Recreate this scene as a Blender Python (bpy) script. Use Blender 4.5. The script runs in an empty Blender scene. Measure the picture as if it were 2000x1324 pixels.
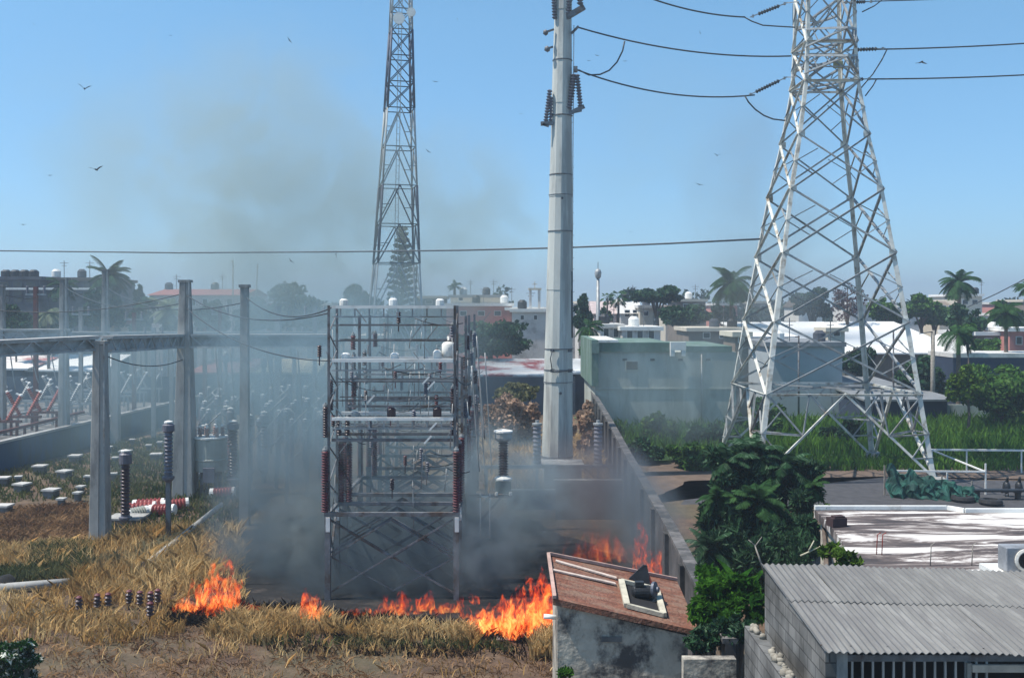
import bpy, math, random
import numpy as np
from mathutils import Vector, Matrix, noise as mnoise
random.seed(7)
rng = np.random.default_rng(11)
R = math.radians
S = bpy.context.scene
COL = S.collection

# ------------------------------------------------------------------ camera
CAM_H = 8.5            # eye height above the yard, metres
FPX = 2000.0           # focal length in photo pixels (photo 2000 wide)
cam = bpy.data.objects.new('camera', bpy.data.cameras.new('camera'))
COL.objects.link(cam)
cam.location = (0, 0, CAM_H)
cam.rotation_euler = (R(90), 0, 0)
cam.data.sensor_width = 36
cam.data.lens = 36
cam.data.shift_y = -0.031
cam.data.clip_start = 0.1
cam.data.clip_end = 6000
S.camera = cam

# ------------------------------------------------------------------ sky and sun
SUN_EL, SUN_AZ = 62, 9      # azimuth: degrees from -X towards the camera
sd = Vector((-math.cos(R(SUN_EL)) * math.cos(R(SUN_AZ)), -math.cos(R(SUN_EL)) * math.sin(R(SUN_AZ)), math.sin(R(SUN_EL))))
w = bpy.data.worlds.new('World')
S.world = w
w.use_nodes = True
wn = w.node_tree
sky = wn.nodes.new('ShaderNodeTexSky')
sky.sky_type = 'NISHITA'
sky.sun_disc = False
sky.sun_elevation = R(SUN_EL)
sky.sun_rotation = math.atan2(sd.x, sd.y)
sky.altitude = 1200
sky.air_density = 1.0
sky.dust_density = 0.1
sky.ozone_density = 2.2
bg = wn.nodes['Background']
bg.inputs['Strength'].default_value = 0.125
tint = wn.nodes.new('ShaderNodeMix'); tint.data_type = 'RGBA'; tint.blend_type = 'MULTIPLY'; tint.inputs[0].default_value = 1
tint.inputs[7].default_value = (.80, 1.02, .98, 1)      # the phone's cool cyan white balance
wn.links.new(sky.outputs[0], tint.inputs[6])
# the air low over the town is less white than the model's: calm the band above the horizon
wtc = wn.nodes.new('ShaderNodeTexCoord'); wsp = wn.nodes.new('ShaderNodeSeparateXYZ'); wrm = wn.nodes.new('ShaderNodeValToRGB')
wrm.color_ramp.elements[0].position = .02; wrm.color_ramp.elements[0].color = (.60, .66, .86, 1)
wrm.color_ramp.elements[1].position = .27; wrm.color_ramp.elements[1].color = (.92, 1.0, 1.05, 1)
tint2 = wn.nodes.new('ShaderNodeMix'); tint2.data_type = 'RGBA'; tint2.blend_type = 'MULTIPLY'; tint2.inputs[0].default_value = 1
wn.links.new(wtc.outputs['Generated'], wsp.inputs[0]); wn.links.new(wsp.outputs['Z'], wrm.inputs[0])
wn.links.new(tint.outputs[2], tint2.inputs[6]); wn.links.new(wrm.outputs[0], tint2.inputs[7]); wn.links.new(tint2.outputs[2], bg.inputs[0])
sun = bpy.data.objects.new('sun', bpy.data.lights.new('sun', 'SUN'))
COL.objects.link(sun)
sun.data.energy = 4.3
sun.data.angle = R(0.5)
sun.data.color = (1.0, 0.95, 0.86)
sun.rotation_euler = sd.to_track_quat('Z', 'Y').to_euler()
sun.location = (-30, -10, 60)
S.view_settings.view_transform = 'Standard'
S.view_settings.look = 'None'
S.view_settings.exposure = 0.47
S.view_settings.gamma = 1.0
S.render.engine = 'CYCLES'
S.cycles.use_denoising = True
S.cycles.max_bounces = 5
S.cycles.diffuse_bounces = 2
S.cycles.glossy_bounces = 2
S.cycles.transmission_bounces = 2
S.cycles.transparent_max_bounces = 8
S.cycles.volume_bounces = 1
S.cycles.volume_step_rate = 1.0
S.cycles.volume_max_steps = 256
S.cycles.use_fast_gi = False

# ------------------------------------------------------------------ geometry helpers
def P(px, py, Y):
    """world point seen at photo pixel (px, py) standing Y metres away"""
    return Vector(((px - 1000) / FPX * Y, Y, CAM_H - (py - 600) / FPX * Y))
def G(px, py, z=0.0):
    Y = (CAM_H - z) * FPX / (py - 600)
    return Vector(((px - 1000) / FPX * Y, Y, z))
ORG = {}
def finish(o, label=None, cat=None, group=None, kind=None):
    if label: o['label'] = label
    if cat: o['category'] = cat
    if group: o['group'] = group
    if kind or cat: o['kind'] = kind or 'thing'
    return o
def thing(name, label, cat, loc, group=None):
    o = bpy.data.objects.new(name, None)
    COL.objects.link(o)
    o.location = loc
    o.empty_display_size = 0.2
    ORG[o] = Vector(loc)
    return finish(o, label, cat, group)

class MB:
    def __init__(s):
        s.v = []; s.f = []; s.sm = []
    def add(s, vs, fs, smooth=False):
        n = len(s.v)
        s.v += [tuple(v) for v in vs]
        s.f += [tuple(i + n for i in f) for f in fs]
        s.sm += [smooth] * len(fs)
        return s
    def box(s, c, d, rz=0.0):
        c = Vector(c); hx, hy, hz = d[0] / 2, d[1] / 2, d[2] / 2
        co, si = math.cos(rz), math.sin(rz)
        vs = []
        for z in (-hz, hz):
            for x, y in ((-hx, -hy), (hx, -hy), (hx, hy), (-hx, hy)):
                vs.append((c.x + x * co - y * si, c.y + x * si + y * co, c.z + z))
        return s.add(vs, [(3, 2, 1, 0), (4, 5, 6, 7), (0, 1, 5, 4), (1, 2, 6, 5), (2, 3, 7, 6), (3, 0, 4, 7)])
    def mm(s, x0, x1, y0, y1, z0, z1):
        return s.box(((x0 + x1) / 2, (y0 + y1) / 2, (z0 + z1) / 2), (x1 - x0, y1 - y0, z1 - z0))
    def bar(s, p, q, w, h=None, up=(0, 0, 1)):
        h = h or w
        p, q = Vector(p), Vector(q); d = (q - p).normalized(); up = Vector(up)
        if abs(d.dot(up)) > .98: up = Vector((0, 1, 0))
        a = d.cross(up).normalized(); b = a.cross(d)
        vs = [e + a * (w / 2 * i) + b * (h / 2 * j) for e in (p, q) for i, j in ((-1, -1), (1, -1), (1, 1), (-1, 1))]
        return s.add(vs, [(0, 1, 2, 3), (7, 6, 5, 4), (0, 4, 5, 1), (1, 5, 6, 2), (2, 6, 7, 3), (3, 7, 4, 0)])
    def angle(s, p, q, w, t=.02, up=(0, 0, 1), flip=1):
        """an L-section steel member"""
        p, q = Vector(p), Vector(q); d = (q - p).normalized(); up = Vector(up)
        if abs(d.dot(up)) > .98: up = Vector((0, 1, 0))
        a = d.cross(up).normalized() * flip; b = a.cross(d) * flip
        s.bar(p + a * w / 2, q + a * w / 2, w, t, up) if abs(d.dot(up)) < .98 else s.bar(p + a * w / 2, q + a * w / 2, w, t)
        s.bar(p + b * (w / 2 + t / 2), q + b * (w / 2 + t / 2), t, w, up)
        return s
    def tube(s, pts, r, n=8, smooth=True, cap=True):
        pts = [Vector(p) for p in pts]
        rs = r if isinstance(r, (list, tuple)) else [r] * len(pts)
        vs = []; fs = []
        ref = None
        for i, p in enumerate(pts):
            d = (pts[min(i + 1, len(pts) - 1)] - pts[max(i - 1, 0)]).normalized()
            if ref is None:
                ref = Vector((0, 0, 1)) if abs(d.z) < .9 else Vector((0, 1, 0))
            a = d.cross(ref).normalized(); b = a.cross(d).normalized()
            for k in range(n):
                t = 2 * math.pi * k / n
                vs.append(p + (a * math.cos(t) + b * math.sin(t)) * rs[i])
        for i in range(len(pts) - 1):
            for k in range(n):
                k2 = (k + 1) % n
                fs.append((i * n + k, i * n + k2, (i + 1) * n + k2, (i + 1) * n + k))
        s.add(vs, fs, smooth)
        if cap:
            m = len(s.v) - len(vs); L = len(pts) - 1
            s.f.append(tuple(m + k for k in reversed(range(n)))); s.sm.append(False)
            s.f.append(tuple(m + L * n + k for k in range(n))); s.sm.append(False)
        return s
    def lathe(s, base, prof, n=12, axis=(0, 0, 1), smooth=False):
        """prof: list of (radius, height along the axis)"""
        base = Vector(base); ax = Vector(axis).normalized()
        ref = Vector((1, 0, 0)) if abs(ax.x) < .9 else Vector((0, 1, 0))
        a = ax.cross(ref).normalized(); b = ax.cross(a)
        vs = [base + ax * h + (a * math.cos(2 * math.pi * k / n) + b * math.sin(2 * math.pi * k / n)) * r for r, h in prof for k in range(n)]
        fs = [(i * n + k, i * n + (k + 1) % n, (i + 1) * n + (k + 1) % n, (i + 1) * n + k) for i in range(len(prof) - 1) for k in range(n)]
        L = len(prof) - 1
        fs += [tuple(reversed(range(n))), tuple(L * n + k for k in range(n))]
        return s.add(vs, fs, smooth)
    def sheds(s, base, h, r, ns, axis=(0, 0, 1), n=12, rin=.62):
        """ribbed insulator body"""
        prof = [(r * rin, 0)]
        st = h / ns
        for i in range(ns):
            z = i * st
            prof += [(r * rin, z + st * .12), (r, z + st * .35), (r * .96, z + st * .5), (r * rin, z + st * .85)]
        prof.append((r * rin, h))
        return s.lathe(base, prof, n, axis)
    def prism(s, pts, z0, z1):
        n = len(pts)
        z0s = z0 if isinstance(z0, (list, tuple)) else [z0] * n
        z1s = z1 if isinstance(z1, (list, tuple)) else [z1] * n
        vs = [(p[0], p[1], z0s[i]) for i, p in enumerate(pts)] + [(p[0], p[1], z1s[i]) for i, p in enumerate(pts)]
        fs = [tuple(reversed(range(n))), tuple(range(n, 2 * n))] + [(i, (i + 1) % n, n + (i + 1) % n, n + i) for i in range(n)]
        return s.add(vs, fs)
    def blob(s, c, r, sub=2, amp=.25, fr=1.3, sq=(1, 1, 1), smooth=True):
        import bmesh
        bm = bmesh.new()
        bmesh.ops.create_icosphere(bm, subdivisions=sub, radius=1)
        c = Vector(c); off = Vector((random.random() * 50, random.random() * 50, 0))
        vs = []
        for v in bm.verts:
            k = 1 + amp * mnoise.noise(v.co * fr + off) * 2
            vs.append(c + Vector((v.co.x * r * k * sq[0], v.co.y * r * k * sq[1], v.co.z * r * k * sq[2])))
        fs = [tuple(x.index for x in f.verts) for f in bm.faces]
        bm.free()
        return s.add(vs, fs, smooth)
    def build(s, name, m, parent=None, label=None, cat=None, group=None, kind=None, loc=None, bevel=0):
        if parent is not None:
            org = ORG[parent]
        elif loc is not None:
            org = Vector(loc)
        else:
            a = np.array(s.v)
            org = Vector(((a[:, 0].min() + a[:, 0].max()) / 2, (a[:, 1].min() + a[:, 1].max()) / 2, a[:, 2].min()))
        me = bpy.data.meshes.new(name)
        me.from_pydata([tuple(Vector(v) - org) for v in s.v], [], s.f)
        me.polygons.foreach_set('use_smooth', s.sm)
        me.materials.append(m)
        me.update()
        o = bpy.data.objects.new(name, me)
        COL.objects.link(o)
        ORG[o] = org
        if parent is not None: o.parent = parent
        else: o.location = org
        if bevel:
            b = o.modifiers.new('bevel', 'BEVEL'); b.width = bevel; b.segments = 2; b.limit_method = 'ANGLE'
        return finish(o, label, cat, group, kind)

def np_mesh(name, V, nper, m, parent=None, label=None, cat=None, group=None, kind=None, loc=None, smooth=False):
    """V: (faces, nper, 3) world coordinates, unshared verts"""
    org = ORG[parent] if parent is not None else Vector(loc)
    F = V.shape[0]
    me = bpy.data.meshes.new(name)
    me.vertices.add(F * nper); me.loops.add(F * nper); me.polygons.add(F)
    me.vertices.foreach_set('co', (V.reshape(-1, 3) - np.array(org)).astype(np.float32).ravel())
    me.loops.foreach_set('vertex_index', np.arange(F * nper, dtype=np.int32))
    me.polygons.foreach_set('loop_start', np.arange(0, F * nper, nper, dtype=np.int32))
    me.materials.append(m)
    me.update(calc_edges=True)
    o = bpy.data.objects.new(name, me)
    COL.objects.link(o)
    ORG[o] = Vector(org)
    if parent is not None: o.parent = parent
    else: o.location = org
    return finish(o, label, cat, group, kind)

def copy_tree(o, parent=None):
    c = o.copy(); COL.objects.link(c)
    c.parent = parent
    for ch in list(o.children): copy_tree(ch, c)
    return c
def dup(root, loc, rz=0.0, label=None, scale=1.0):
    c = copy_tree(root)
    c.location = loc; c.rotation_euler = (0, 0, rz); c.scale = (scale,) * 3
    if label: c['label'] = label
    return c

# ------------------------------------------------------------------ materials
MATS = {}
def nodes(name):
    m = bpy.data.materials.new(name); m.use_nodes = True
    return m, m.node_tree, m.node_tree.nodes['Principled BSDF']
def mat(name, col, rough=.8, metal=0.0, var=.25, scale=2.0, stain=None, stain_amt=.5, stain_scale=.6, bump=.15, island=0.0, streak=(1, 1, 1)):
    if name in MATS: return MATS[name]
    m, t, b = nodes(name)
    tc = t.nodes.new('ShaderNodeTexCoord')
    mp = t.nodes.new('ShaderNodeMapping'); mp.inputs['Scale'].default_value = streak
    t.links.new(tc.outputs['Object'], mp.inputs[0])
    n = t.nodes.new('ShaderNodeTexNoise'); n.inputs['Scale'].default_value = scale; n.inputs['Detail'].default_value = 6
    n.inputs['Roughness'].default_value = .65
    t.links.new(mp.outputs[0], n.inputs['Vector'])
    r = t.nodes.new('ShaderNodeValToRGB')
    r.color_ramp.elements[0].position = .3; r.color_ramp.elements[1].position = .7
    r.color_ramp.elements[0].color = tuple(c * (1 - var) for c in col) + (1,)
    r.color_ramp.elements[1].color = tuple(min(1, c * (1 + var)) for c in col) + (1,)
    t.links.new(n.outputs[0], r.inputs[0])
    out = r.outputs[0]
    if stain:
        n2 = t.nodes.new('ShaderNodeTexNoise'); n2.inputs['Scale'].default_value = stain_scale; n2.inputs['Detail'].default_value = 8
        n2.inputs['Roughness'].default_value = .7
        mp2 = t.nodes.new('ShaderNodeMapping'); mp2.inputs['Scale'].default_value = streak; mp2.inputs['Location'].default_value = (3.1, 7.7, 1.3)
        t.links.new(tc.outputs['Object'], mp2.inputs[0]); t.links.new(mp2.outputs[0], n2.inputs['Vector'])
        r2 = t.nodes.new('ShaderNodeValToRGB')
        c = 1 - stain_amt
        r2.color_ramp.elements[0].position = .25 + .5 * c - .06; r2.color_ramp.elements[1].position = .25 + .5 * c + .06
        mx = t.nodes.new('ShaderNodeMix'); mx.data_type = 'RGBA'
        t.links.new(n2.outputs[0], r2.inputs[0]); t.links.new(r2.outputs[0], mx.inputs[0])
        t.links.new(out, mx.inputs[6]); mx.inputs[7].default_value = tuple(stain) + (1,)
        out = mx.outputs[2]
    if island:
        g = t.nodes.new('ShaderNodeNewGeometry')
        hs = t.nodes.new('ShaderNodeHueSaturation')
        ma = t.nodes.new('ShaderNodeMapRange'); ma.inputs[3].default_value = 1 - island; ma.inputs[4].default_value = 1 + island
        t.links.new(g.outputs['Random Per Island'], ma.inputs[0]); t.links.new(ma.outputs[0], hs.inputs['Value'])
        t.links.new(out, hs.inputs['Color']); out = hs.outputs[0]
    t.links.new(out, b.inputs['Base Color'])
    b.inputs['Roughness'].default_value = rough
    b.inputs['Metallic'].default_value = metal
    if bump:
        bp = t.nodes.new('ShaderNodeBump'); bp.inputs['Strength'].default_value = bump; bp.inputs['Distance'].default_value = .05
        n3 = t.nodes.new('ShaderNodeTexNoise'); n3.inputs['Scale'].default_value = scale * 4; n3.inputs['Detail'].default_value = 5
        t.links.new(tc.outputs['Object'], n3.inputs['Vector'])
        t.links.new(n3.outputs[0], bp.inputs['Height']); t.links.new(bp.outputs[0], b.inputs['Normal'])
    MATS[name] = m
    return m
def leaf_mat(name, c1, c2, scale=.5, trans=.25, isl=.45, c3=None):
    if name in MATS: return MATS[name]
    m = bpy.data.materials.new(name); m.use_nodes = True; t = m.node_tree
    t.nodes.remove(t.nodes['Principled BSDF'])
    tc = t.nodes.new('ShaderNodeTexCoord'); n = t.nodes.new('ShaderNodeTexNoise')
    n.inputs['Scale'].default_value = scale; n.inputs['Detail'].default_value = 3
    t.links.new(tc.outputs['Object'], n.inputs['Vector'])
    r = t.nodes.new('ShaderNodeValToRGB'); r.color_ramp.elements[0].position = .35; r.color_ramp.elements[1].position = .65
    r.color_ramp.elements[0].color = c1 + (1,); r.color_ramp.elements[1].color = c2 + (1,)
    t.links.new(n.outputs[0], r.inputs[0])
    g = t.nodes.new('ShaderNodeNewGeometry'); ma = t.nodes.new('ShaderNodeMapRange')
    ma.inputs[3].default_value = 1 - isl; ma.inputs[4].default_value = 1 + isl
    t.links.new(g.outputs['Random Per Island'], ma.inputs[0])
    hs = t.nodes.new('ShaderNodeHueSaturation'); t.links.new(ma.outputs[0], hs.inputs['Value'])
    src = r.outputs[0]
    if c3:
        gt = t.nodes.new('ShaderNodeMath'); gt.operation = 'GREATER_THAN'; gt.inputs[1].default_value = .82
        mu = t.nodes.new('ShaderNodeMath'); mu.operation = 'FRACT'
        m7 = t.nodes.new('ShaderNodeMath'); m7.operation = 'MULTIPLY'; m7.inputs[1].default_value = 7.31
        t.links.new(g.outputs['Random Per Island'], m7.inputs[0]); t.links.new(m7.outputs[0], mu.inputs[0]); t.links.new(mu.outputs[0], gt.inputs[0])
        mx = t.nodes.new('ShaderNodeMix'); mx.data_type = 'RGBA'; mx.inputs[7].default_value = c3 + (1,)
        t.links.new(gt.outputs[0], mx.inputs[0]); t.links.new(src, mx.inputs[6]); src = mx.outputs[2]
    t.links.new(src, hs.inputs['Color'])
    d = t.nodes.new('ShaderNodeBsdfDiffuse'); tr = t.nodes.new('ShaderNodeBsdfTranslucent'); ms = t.nodes.new('ShaderNodeMixShader')
    ms.inputs[0].default_value = trans
    t.links.new(hs.outputs[0], d.inputs[0]); t.links.new(hs.outputs[0], tr.inputs[0])
    t.links.new(d.outputs[0], ms.inputs[1]); t.links.new(tr.outputs[0], ms.inputs[2])
    t.links.new(ms.outputs[0], t.nodes['Material Output'].inputs[0])
    MATS[name] = m
    return m

galv = mat('galvanised_steel', (.34, .35, .35), .55, .35, .3, 3, stain=(.2, .16, .12), stain_amt=.3)
steel_dark = mat('weathered_grey_steel', (.17, .175, .185), .65, .2, .4, 3, stain=(.10, .07, .055), stain_amt=.4, stain_scale=1.5)
pale_steel = mat('pale_sunlit_steel', (.68, .67, .61), .55, .1, .2, 2, stain=(.33, .27, .2), stain_amt=.35, stain_scale=1.2)  # pale pylon steel with its sunlit tone put into the colour
concrete = mat('aged_concrete', (.36, .35, .33), .9, 0, .2, 1.5, stain=(.17, .165, .16), stain_amt=.42, streak=(1, 1, .35))
conc_dark = mat('sooty_and_shaded_concrete', (.17, .165, .16), .95, 0, .3, 1.5, stain=(.07, .07, .07), stain_amt=.45)
porcelain = mat('brown_red_porcelain', (.11, .018, .028), .55, 0, .45, 6, bump=0, stain=(.05, .03, .03), stain_amt=.4, stain_scale=2)
porcelain_dark = mat('dark_brown_porcelain', (.05, .022, .026), .4, 0, .25, 4, bump=0)
grey_ins = mat('grey_polymer_insulator', (.13, .13, .16), .5, 0, .2, 4, bump=0)
white_paint = mat('white_paint', (.78, .77, .73), .7, 0, .08, 2, stain=(.5, .46, .4), stain_amt=.25)
cable = mat('dark_cable', (.06, .07, .08), .6, .2, .1, 2, bump=0)
wood = mat('grey_weathered_wood', (.3, .27, .23), .9, 0, .35, 6, streak=(1, 1, 1))
bark = mat('bark', (.12, .09, .07), .95, 0, .4, 3)
rust_red = mat('red_painted_steel', (.28, .045, .03), .6, .1, .3, 3)
dark_void = mat('dark_interior', (.012, .012, .014), .95, 0, .2, 2, bump=0)  # near-black colour standing in for shade inside openings
glass = mat('dark_glass', (.03, .035, .04), .15, 0, .2, 1, bump=0)

# ------------------------------------------------------------------ the ground
def ground_material():
    m, t, b = nodes('dry_yard_soil')
    tc = t.nodes.new('ShaderNodeTexCoord')
    def nz(sc, det=8, loc=(0, 0, 0), ro=.65):
        mp = t.nodes.new('ShaderNodeMapping'); mp.inputs['Location'].default_value = loc
        n = t.nodes.new('ShaderNodeTexNoise'); n.inputs['Scale'].default_value = sc; n.inputs['Detail'].default_value = det; n.inputs['Roughness'].default_value = ro
        t.links.new(tc.outputs['Object'], mp.inputs[0]); t.links.new(mp.outputs[0], n.inputs['Vector']); return n
    def ramp(src, stops):
        r = t.nodes.new('ShaderNodeValToRGB'); e = r.color_ramp.elements
        e[0].position, e[0].color = stops[0][0], stops[0][1] + (1,)
        e[1].position, e[1].color = stops[-1][0], stops[-1][1] + (1,)
        for p, c in stops[1:-1]:
            x = e.new(p); x.color = c + (1,)
        t.links.new(src, r.inputs[0]); return r
    a = ramp(nz(1.6).outputs[0], [(.3, (.05, .03, .02)), (.5, (.115, .068, .042)), (.7, (.22, .14, .085))])
    c = ramp(nz(.28, 6, (5, 3, 0)).outputs[0], [(.42, (0, 0, 0)), (.6, (1, 1, 1))])
    mx = t.nodes.new('ShaderNodeMix'); mx.data_type = 'RGBA'; mx.inputs[7].default_value = (.10, .095, .05, 1)
    mf = t.nodes.new('ShaderNodeMath'); mf.operation = 'MULTIPLY'; mf.inputs[1].default_value = .55
    t.links.new(c.outputs[0], mf.inputs[0]); t.links.new(mf.outputs[0], mx.inputs[0]); t.links.new(a.outputs[0], mx.inputs[6])
    t.links.new(mx.outputs[2], b.inputs['Base Color']); b.inputs['Roughness'].default_value = .95
    bp = t.nodes.new('ShaderNodeBump'); bp.inputs['Strength'].default_value = .8; bp.inputs['Distance'].default_value = .12
    t.links.new(nz(5, 8).outputs[0], bp.inputs['Height']); t.links.new(bp.outputs[0], b.inputs['Normal'])
    return m
gm = MB(); gm.add([(-1500, -60, 0), (1500, -60, 0), (1500, 1500, 0), (-1500, 1500, 0)], [(0, 1, 2, 3)])
gm.build('ground', ground_material(), loc=(0, 0, 0), label='dry brown trampled soil of the yard', kind='structure')

def sheet(name, pts, z, m, label, kind='structure', n=60, jit=.25, thick=0):
    """an irregular patch lying on the ground: a fan whose rim is roughened"""
    c = Vector((sum(p[0] for p in pts) / len(pts), sum(p[1] for p in pts) / len(pts), z))
    rim = []
    for i, p in enumerate(pts):
        q = pts[(i + 1) % len(pts)]
        k = max(1, int((Vector(q) - Vector(p)).length / .6))
        k = min(k, 40)
        for j in range(k):
            f = j / k
            rim.append(Vector((p[0] + (q[0] - p[0]) * f + random.uniform(-jit, jit), p[1] + (q[1] - p[1]) * f + random.uniform(-jit, jit), z)))
    m_ = MB(); m_.add([c] + rim, [(0, i + 1, (i + 1) % len(rim) + 1) for i in range(len(rim))])
    return m_.build(name, m, loc=(0, 0, 0), label=label, kind=kind)
char = mat('charred_ground', (.012, .011, .011), .98, 0, .6, 3, stain=(.05, .04, .035), stain_amt=.3, stain_scale=1.5)
g2 = lambda px, py: G(px, py)[:2]
sheet('burnt_ground', [g2(430, 1205), g2(560, 1190), g2(700, 1212), g2(940, 1238), g2(1075, 1246), (4.0, 26.5), (4.3, 33), (1, 41), (-8, 42), (-11.5, 37), (-10, 31)], .004, char, 'black burnt ground behind the line of flames', jit=.35)
asph = mat('worn_asphalt', (.06, .058, .062), .9, 0, .35, 2)
sheet('road', [g2(1330, 985), g2(1350, 940), g2(1760, 934), g2(2300, 946), g2(2400, 1000)], .004, asph, 'dark worn asphalt lane beyond the flat roof', jit=.1)
dirt = mat('pale_brown_dirt', (.13, .09, .065), .95, 0, .3, 1.2)
sheet('path', [g2(1250, 985), g2(1270, 905), g2(1700, 903), g2(2400, 915), g2(2400, 945), g2(1760, 933), g2(1350, 938)], .008, dirt, 'pale dirt verge along the far side of the lane', jit=.2)
meadow = mat('green_meadow_ground', (.045, .10, .022), .95, 0, .4, .8, stain=(.09, .10, .03), stain_amt=.4, stain_scale=.3)
sheet('lawn', [(5.5, 56), (5.0, 80), (70, 86), (70, 52), (40, 54), (22, 57)], .012, meadow, 'overgrown green meadow behind the lattice tower', jit=.5)
# raised platform of the outer switchyard, behind its retaining wall
mk = MB(); mk.prism([(-90, 40), (-27.2, 46), (-24.2, 84), (-90, 84)], .0, 1.0)
mk.build('terrain', conc_dark, loc=(-50, 60, 0), label='raised gravel platform of the outer switchyard', kind='structure')

# ------------------------------------------------------------------ retaining wall on the left, boundary wall in the middle
blue_wall = mat('blue_grey_painted_wall', (.015, .06, .12), .85, 0, .3, .8, stain=(.03, .05, .045), stain_amt=.45, stain_scale=.5, streak=(1, 1, .3))
tw = thing('retaining_wall', 'long dark blue painted wall running away on the left', 'wall', (-25.5, 60, 0))
m_ = MB(); m_.prism([(-27.1, 44), (-26.9, 44), (-23.9, 86), (-24.1, 86)], 0, 1.5); m_.build('wall', blue_wall, tw)
m_ = MB(); m_.prism([(-27.2, 43.9), (-26.8, 43.9), (-23.8, 86.1), (-24.2, 86.1)], 1.502, 1.62); m_.build('coping', concrete, tw)
soot = mat('soot_blackened_wall', (.085, .08, .08), .95, 0, .4, 1.2, stain=(.03, .03, .03), stain_amt=.5, stain_scale=.5)
soot2 = mat('sooty_coping', (.14, .13, .125), .95, 0, .4, 1.5, stain=(.05, .05, .05), stain_amt=.5, stain_scale=1.2)
bw = thing('boundary_wall', 'long sooty concrete wall running back beside the burning yard', 'wall', (4.6, 40, 0))
bpath = [(3.95, 18.5), (4.35, 28), (4.75, 42), (5.25, 56), (5.75, 73)]
for nm, dx, z0, z1, mm_ in (('wall', .1, 0, 2.42, soot), ('coping', .15, 2.424, 2.52, soot2)):
    m_ = MB()
    L = [(x - dx, y) for x, y in bpath]; Rr = [(x + dx, y) for x, y in bpath]
    m_.prism(L[::1] + Rr[::-1], z0, z1) if False else None
    for i in range(len(bpath) - 1):
        a, b = bpath[i], bpath[i + 1]
        m_.prism([(a[0] - dx, a[1]), (a[0] + dx, a[1]), (b[0] + dx, b[1]), (b[0] - dx, b[1])], z0, z1)
    m_.build(nm, mm_, bw)
for y in np.arange(21, 72, 3.4):
    x = np.interp(y, [p[1] for p in bpath], [p[0] for p in bpath])
    m_ = MB(); m_.box((x - .16, y, 1.19), (.12, .3, 2.38)); m_.build('pilaster', soot, bw)
# low enclosure wall across the yard behind the fire
lw = thing('enclosure_wall', 'low soot grey enclosure wall across the yard in front of the tall pole', 'wall', (1.2, 45, 0))
a, b = P(1085, 943, 41), P(1262, 946, 41)
m_ = MB(); m_.mm(a.x, 4.4, 41, 41.2, 0, a.z); m_.build('wall', conc_dark, lw)
m_ = MB(); m_.mm(a.x - .08, 4.4, 40.92, 41.28, a.z + .002, a.z + .12); m_.build('coping', concrete, lw)
lw2 = thing('blue_panel_wall', 'short dim blue wall panel standing behind the smoke near the bracket', 'wall', (-.5, 43, 0))
a, b = P(990, 960, 43), P(1088, 1030, 43)
m_ = MB(); m_.mm(a.x, b.x, 43, 43.2, 0, a.z); m_.build('panel', mat('dim_blue_panel', (.05, .08, .16), .8), lw2)
m_ = MB(); m_.mm(a.x, b.x, 42.97, 43.23, a.z + .002, a.z + .08); m_.build('top_rail', galv, lw2)

# ------------------------------------------------------------------ white lattice transmission tower
TX, TY = 15.97, 53.2
steel_shade = mat('pylon_shade_steel', (.33, .34, .34), .6, .25, .3, 3, stain=(.16, .13, .1), stain_amt=.3)  # darker copy of the pylon steel, shade put into the colour
def ts(z): return float(np.interp(z, [0, 4.3, 7.8, 11.2, 14.4, 17.2, 20, 22, 25, 30], [8.65, 7.5, 6.55, 5.55, 4.6, 3.55, 2.75, 2.55, 2.45, 2.4]))
def tc_(ix, iy, z):
    h = ts(z) / 2
    return Vector((TX + ix * h + .24 * min(1, z / 20), TY + iy * h, z))
tow = thing('lattice_pylon', 'tall pale four legged lattice pylon standing in the green field', 'pylon', (TX, TY, 0))
zs = [0, 4.3, 7.8, 11.2, 14.4, 17.2, 20, 22, 25, 30]
for ix, iy in ((-1, -1), (1, -1), (1, 1), (-1, 1)):
    m_ = MB()
    for a, b in zip(zs[:-1], zs[1:]):
        p, q = tc_(ix, iy, a), tc_(ix, iy, b)
        wd = .22 if a < 10 else .17
        # L-section leg: two plates meeting at the outer corner
        m_.bar(p - Vector((ix * wd / 2, 0, 0)), q - Vector((ix * wd / 2, 0, 0)), wd, .03, (0, 1, 0))
        m_.bar(p - Vector((0, iy * wd / 2, 0)), q - Vector((0, iy * wd / 2, 0)), .03, wd, (0, 1, 0))
    m_.build('leg', pale_steel, tow)
    m_ = MB(); m_.lathe((tc_(ix, iy, 0).x, tc_(ix, iy, 0).y, -.1), [(.45, 0), (.4, .45), (.3, .5)], 12); m_.build('footing', concrete, tow)
faces = [((-1, -1), (1, -1)), ((1, -1), (1, 1)), ((1, 1), (-1, 1)), ((-1, 1), (-1, -1))]
nf = 0
panels = [(4.3, 7.8), (7.8, 11.2), (11.2, 14.4), (14.4, 17.2), (17.2, 20), (20, 22), (22, 25), (25, 28)]
sec = MB()
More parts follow.
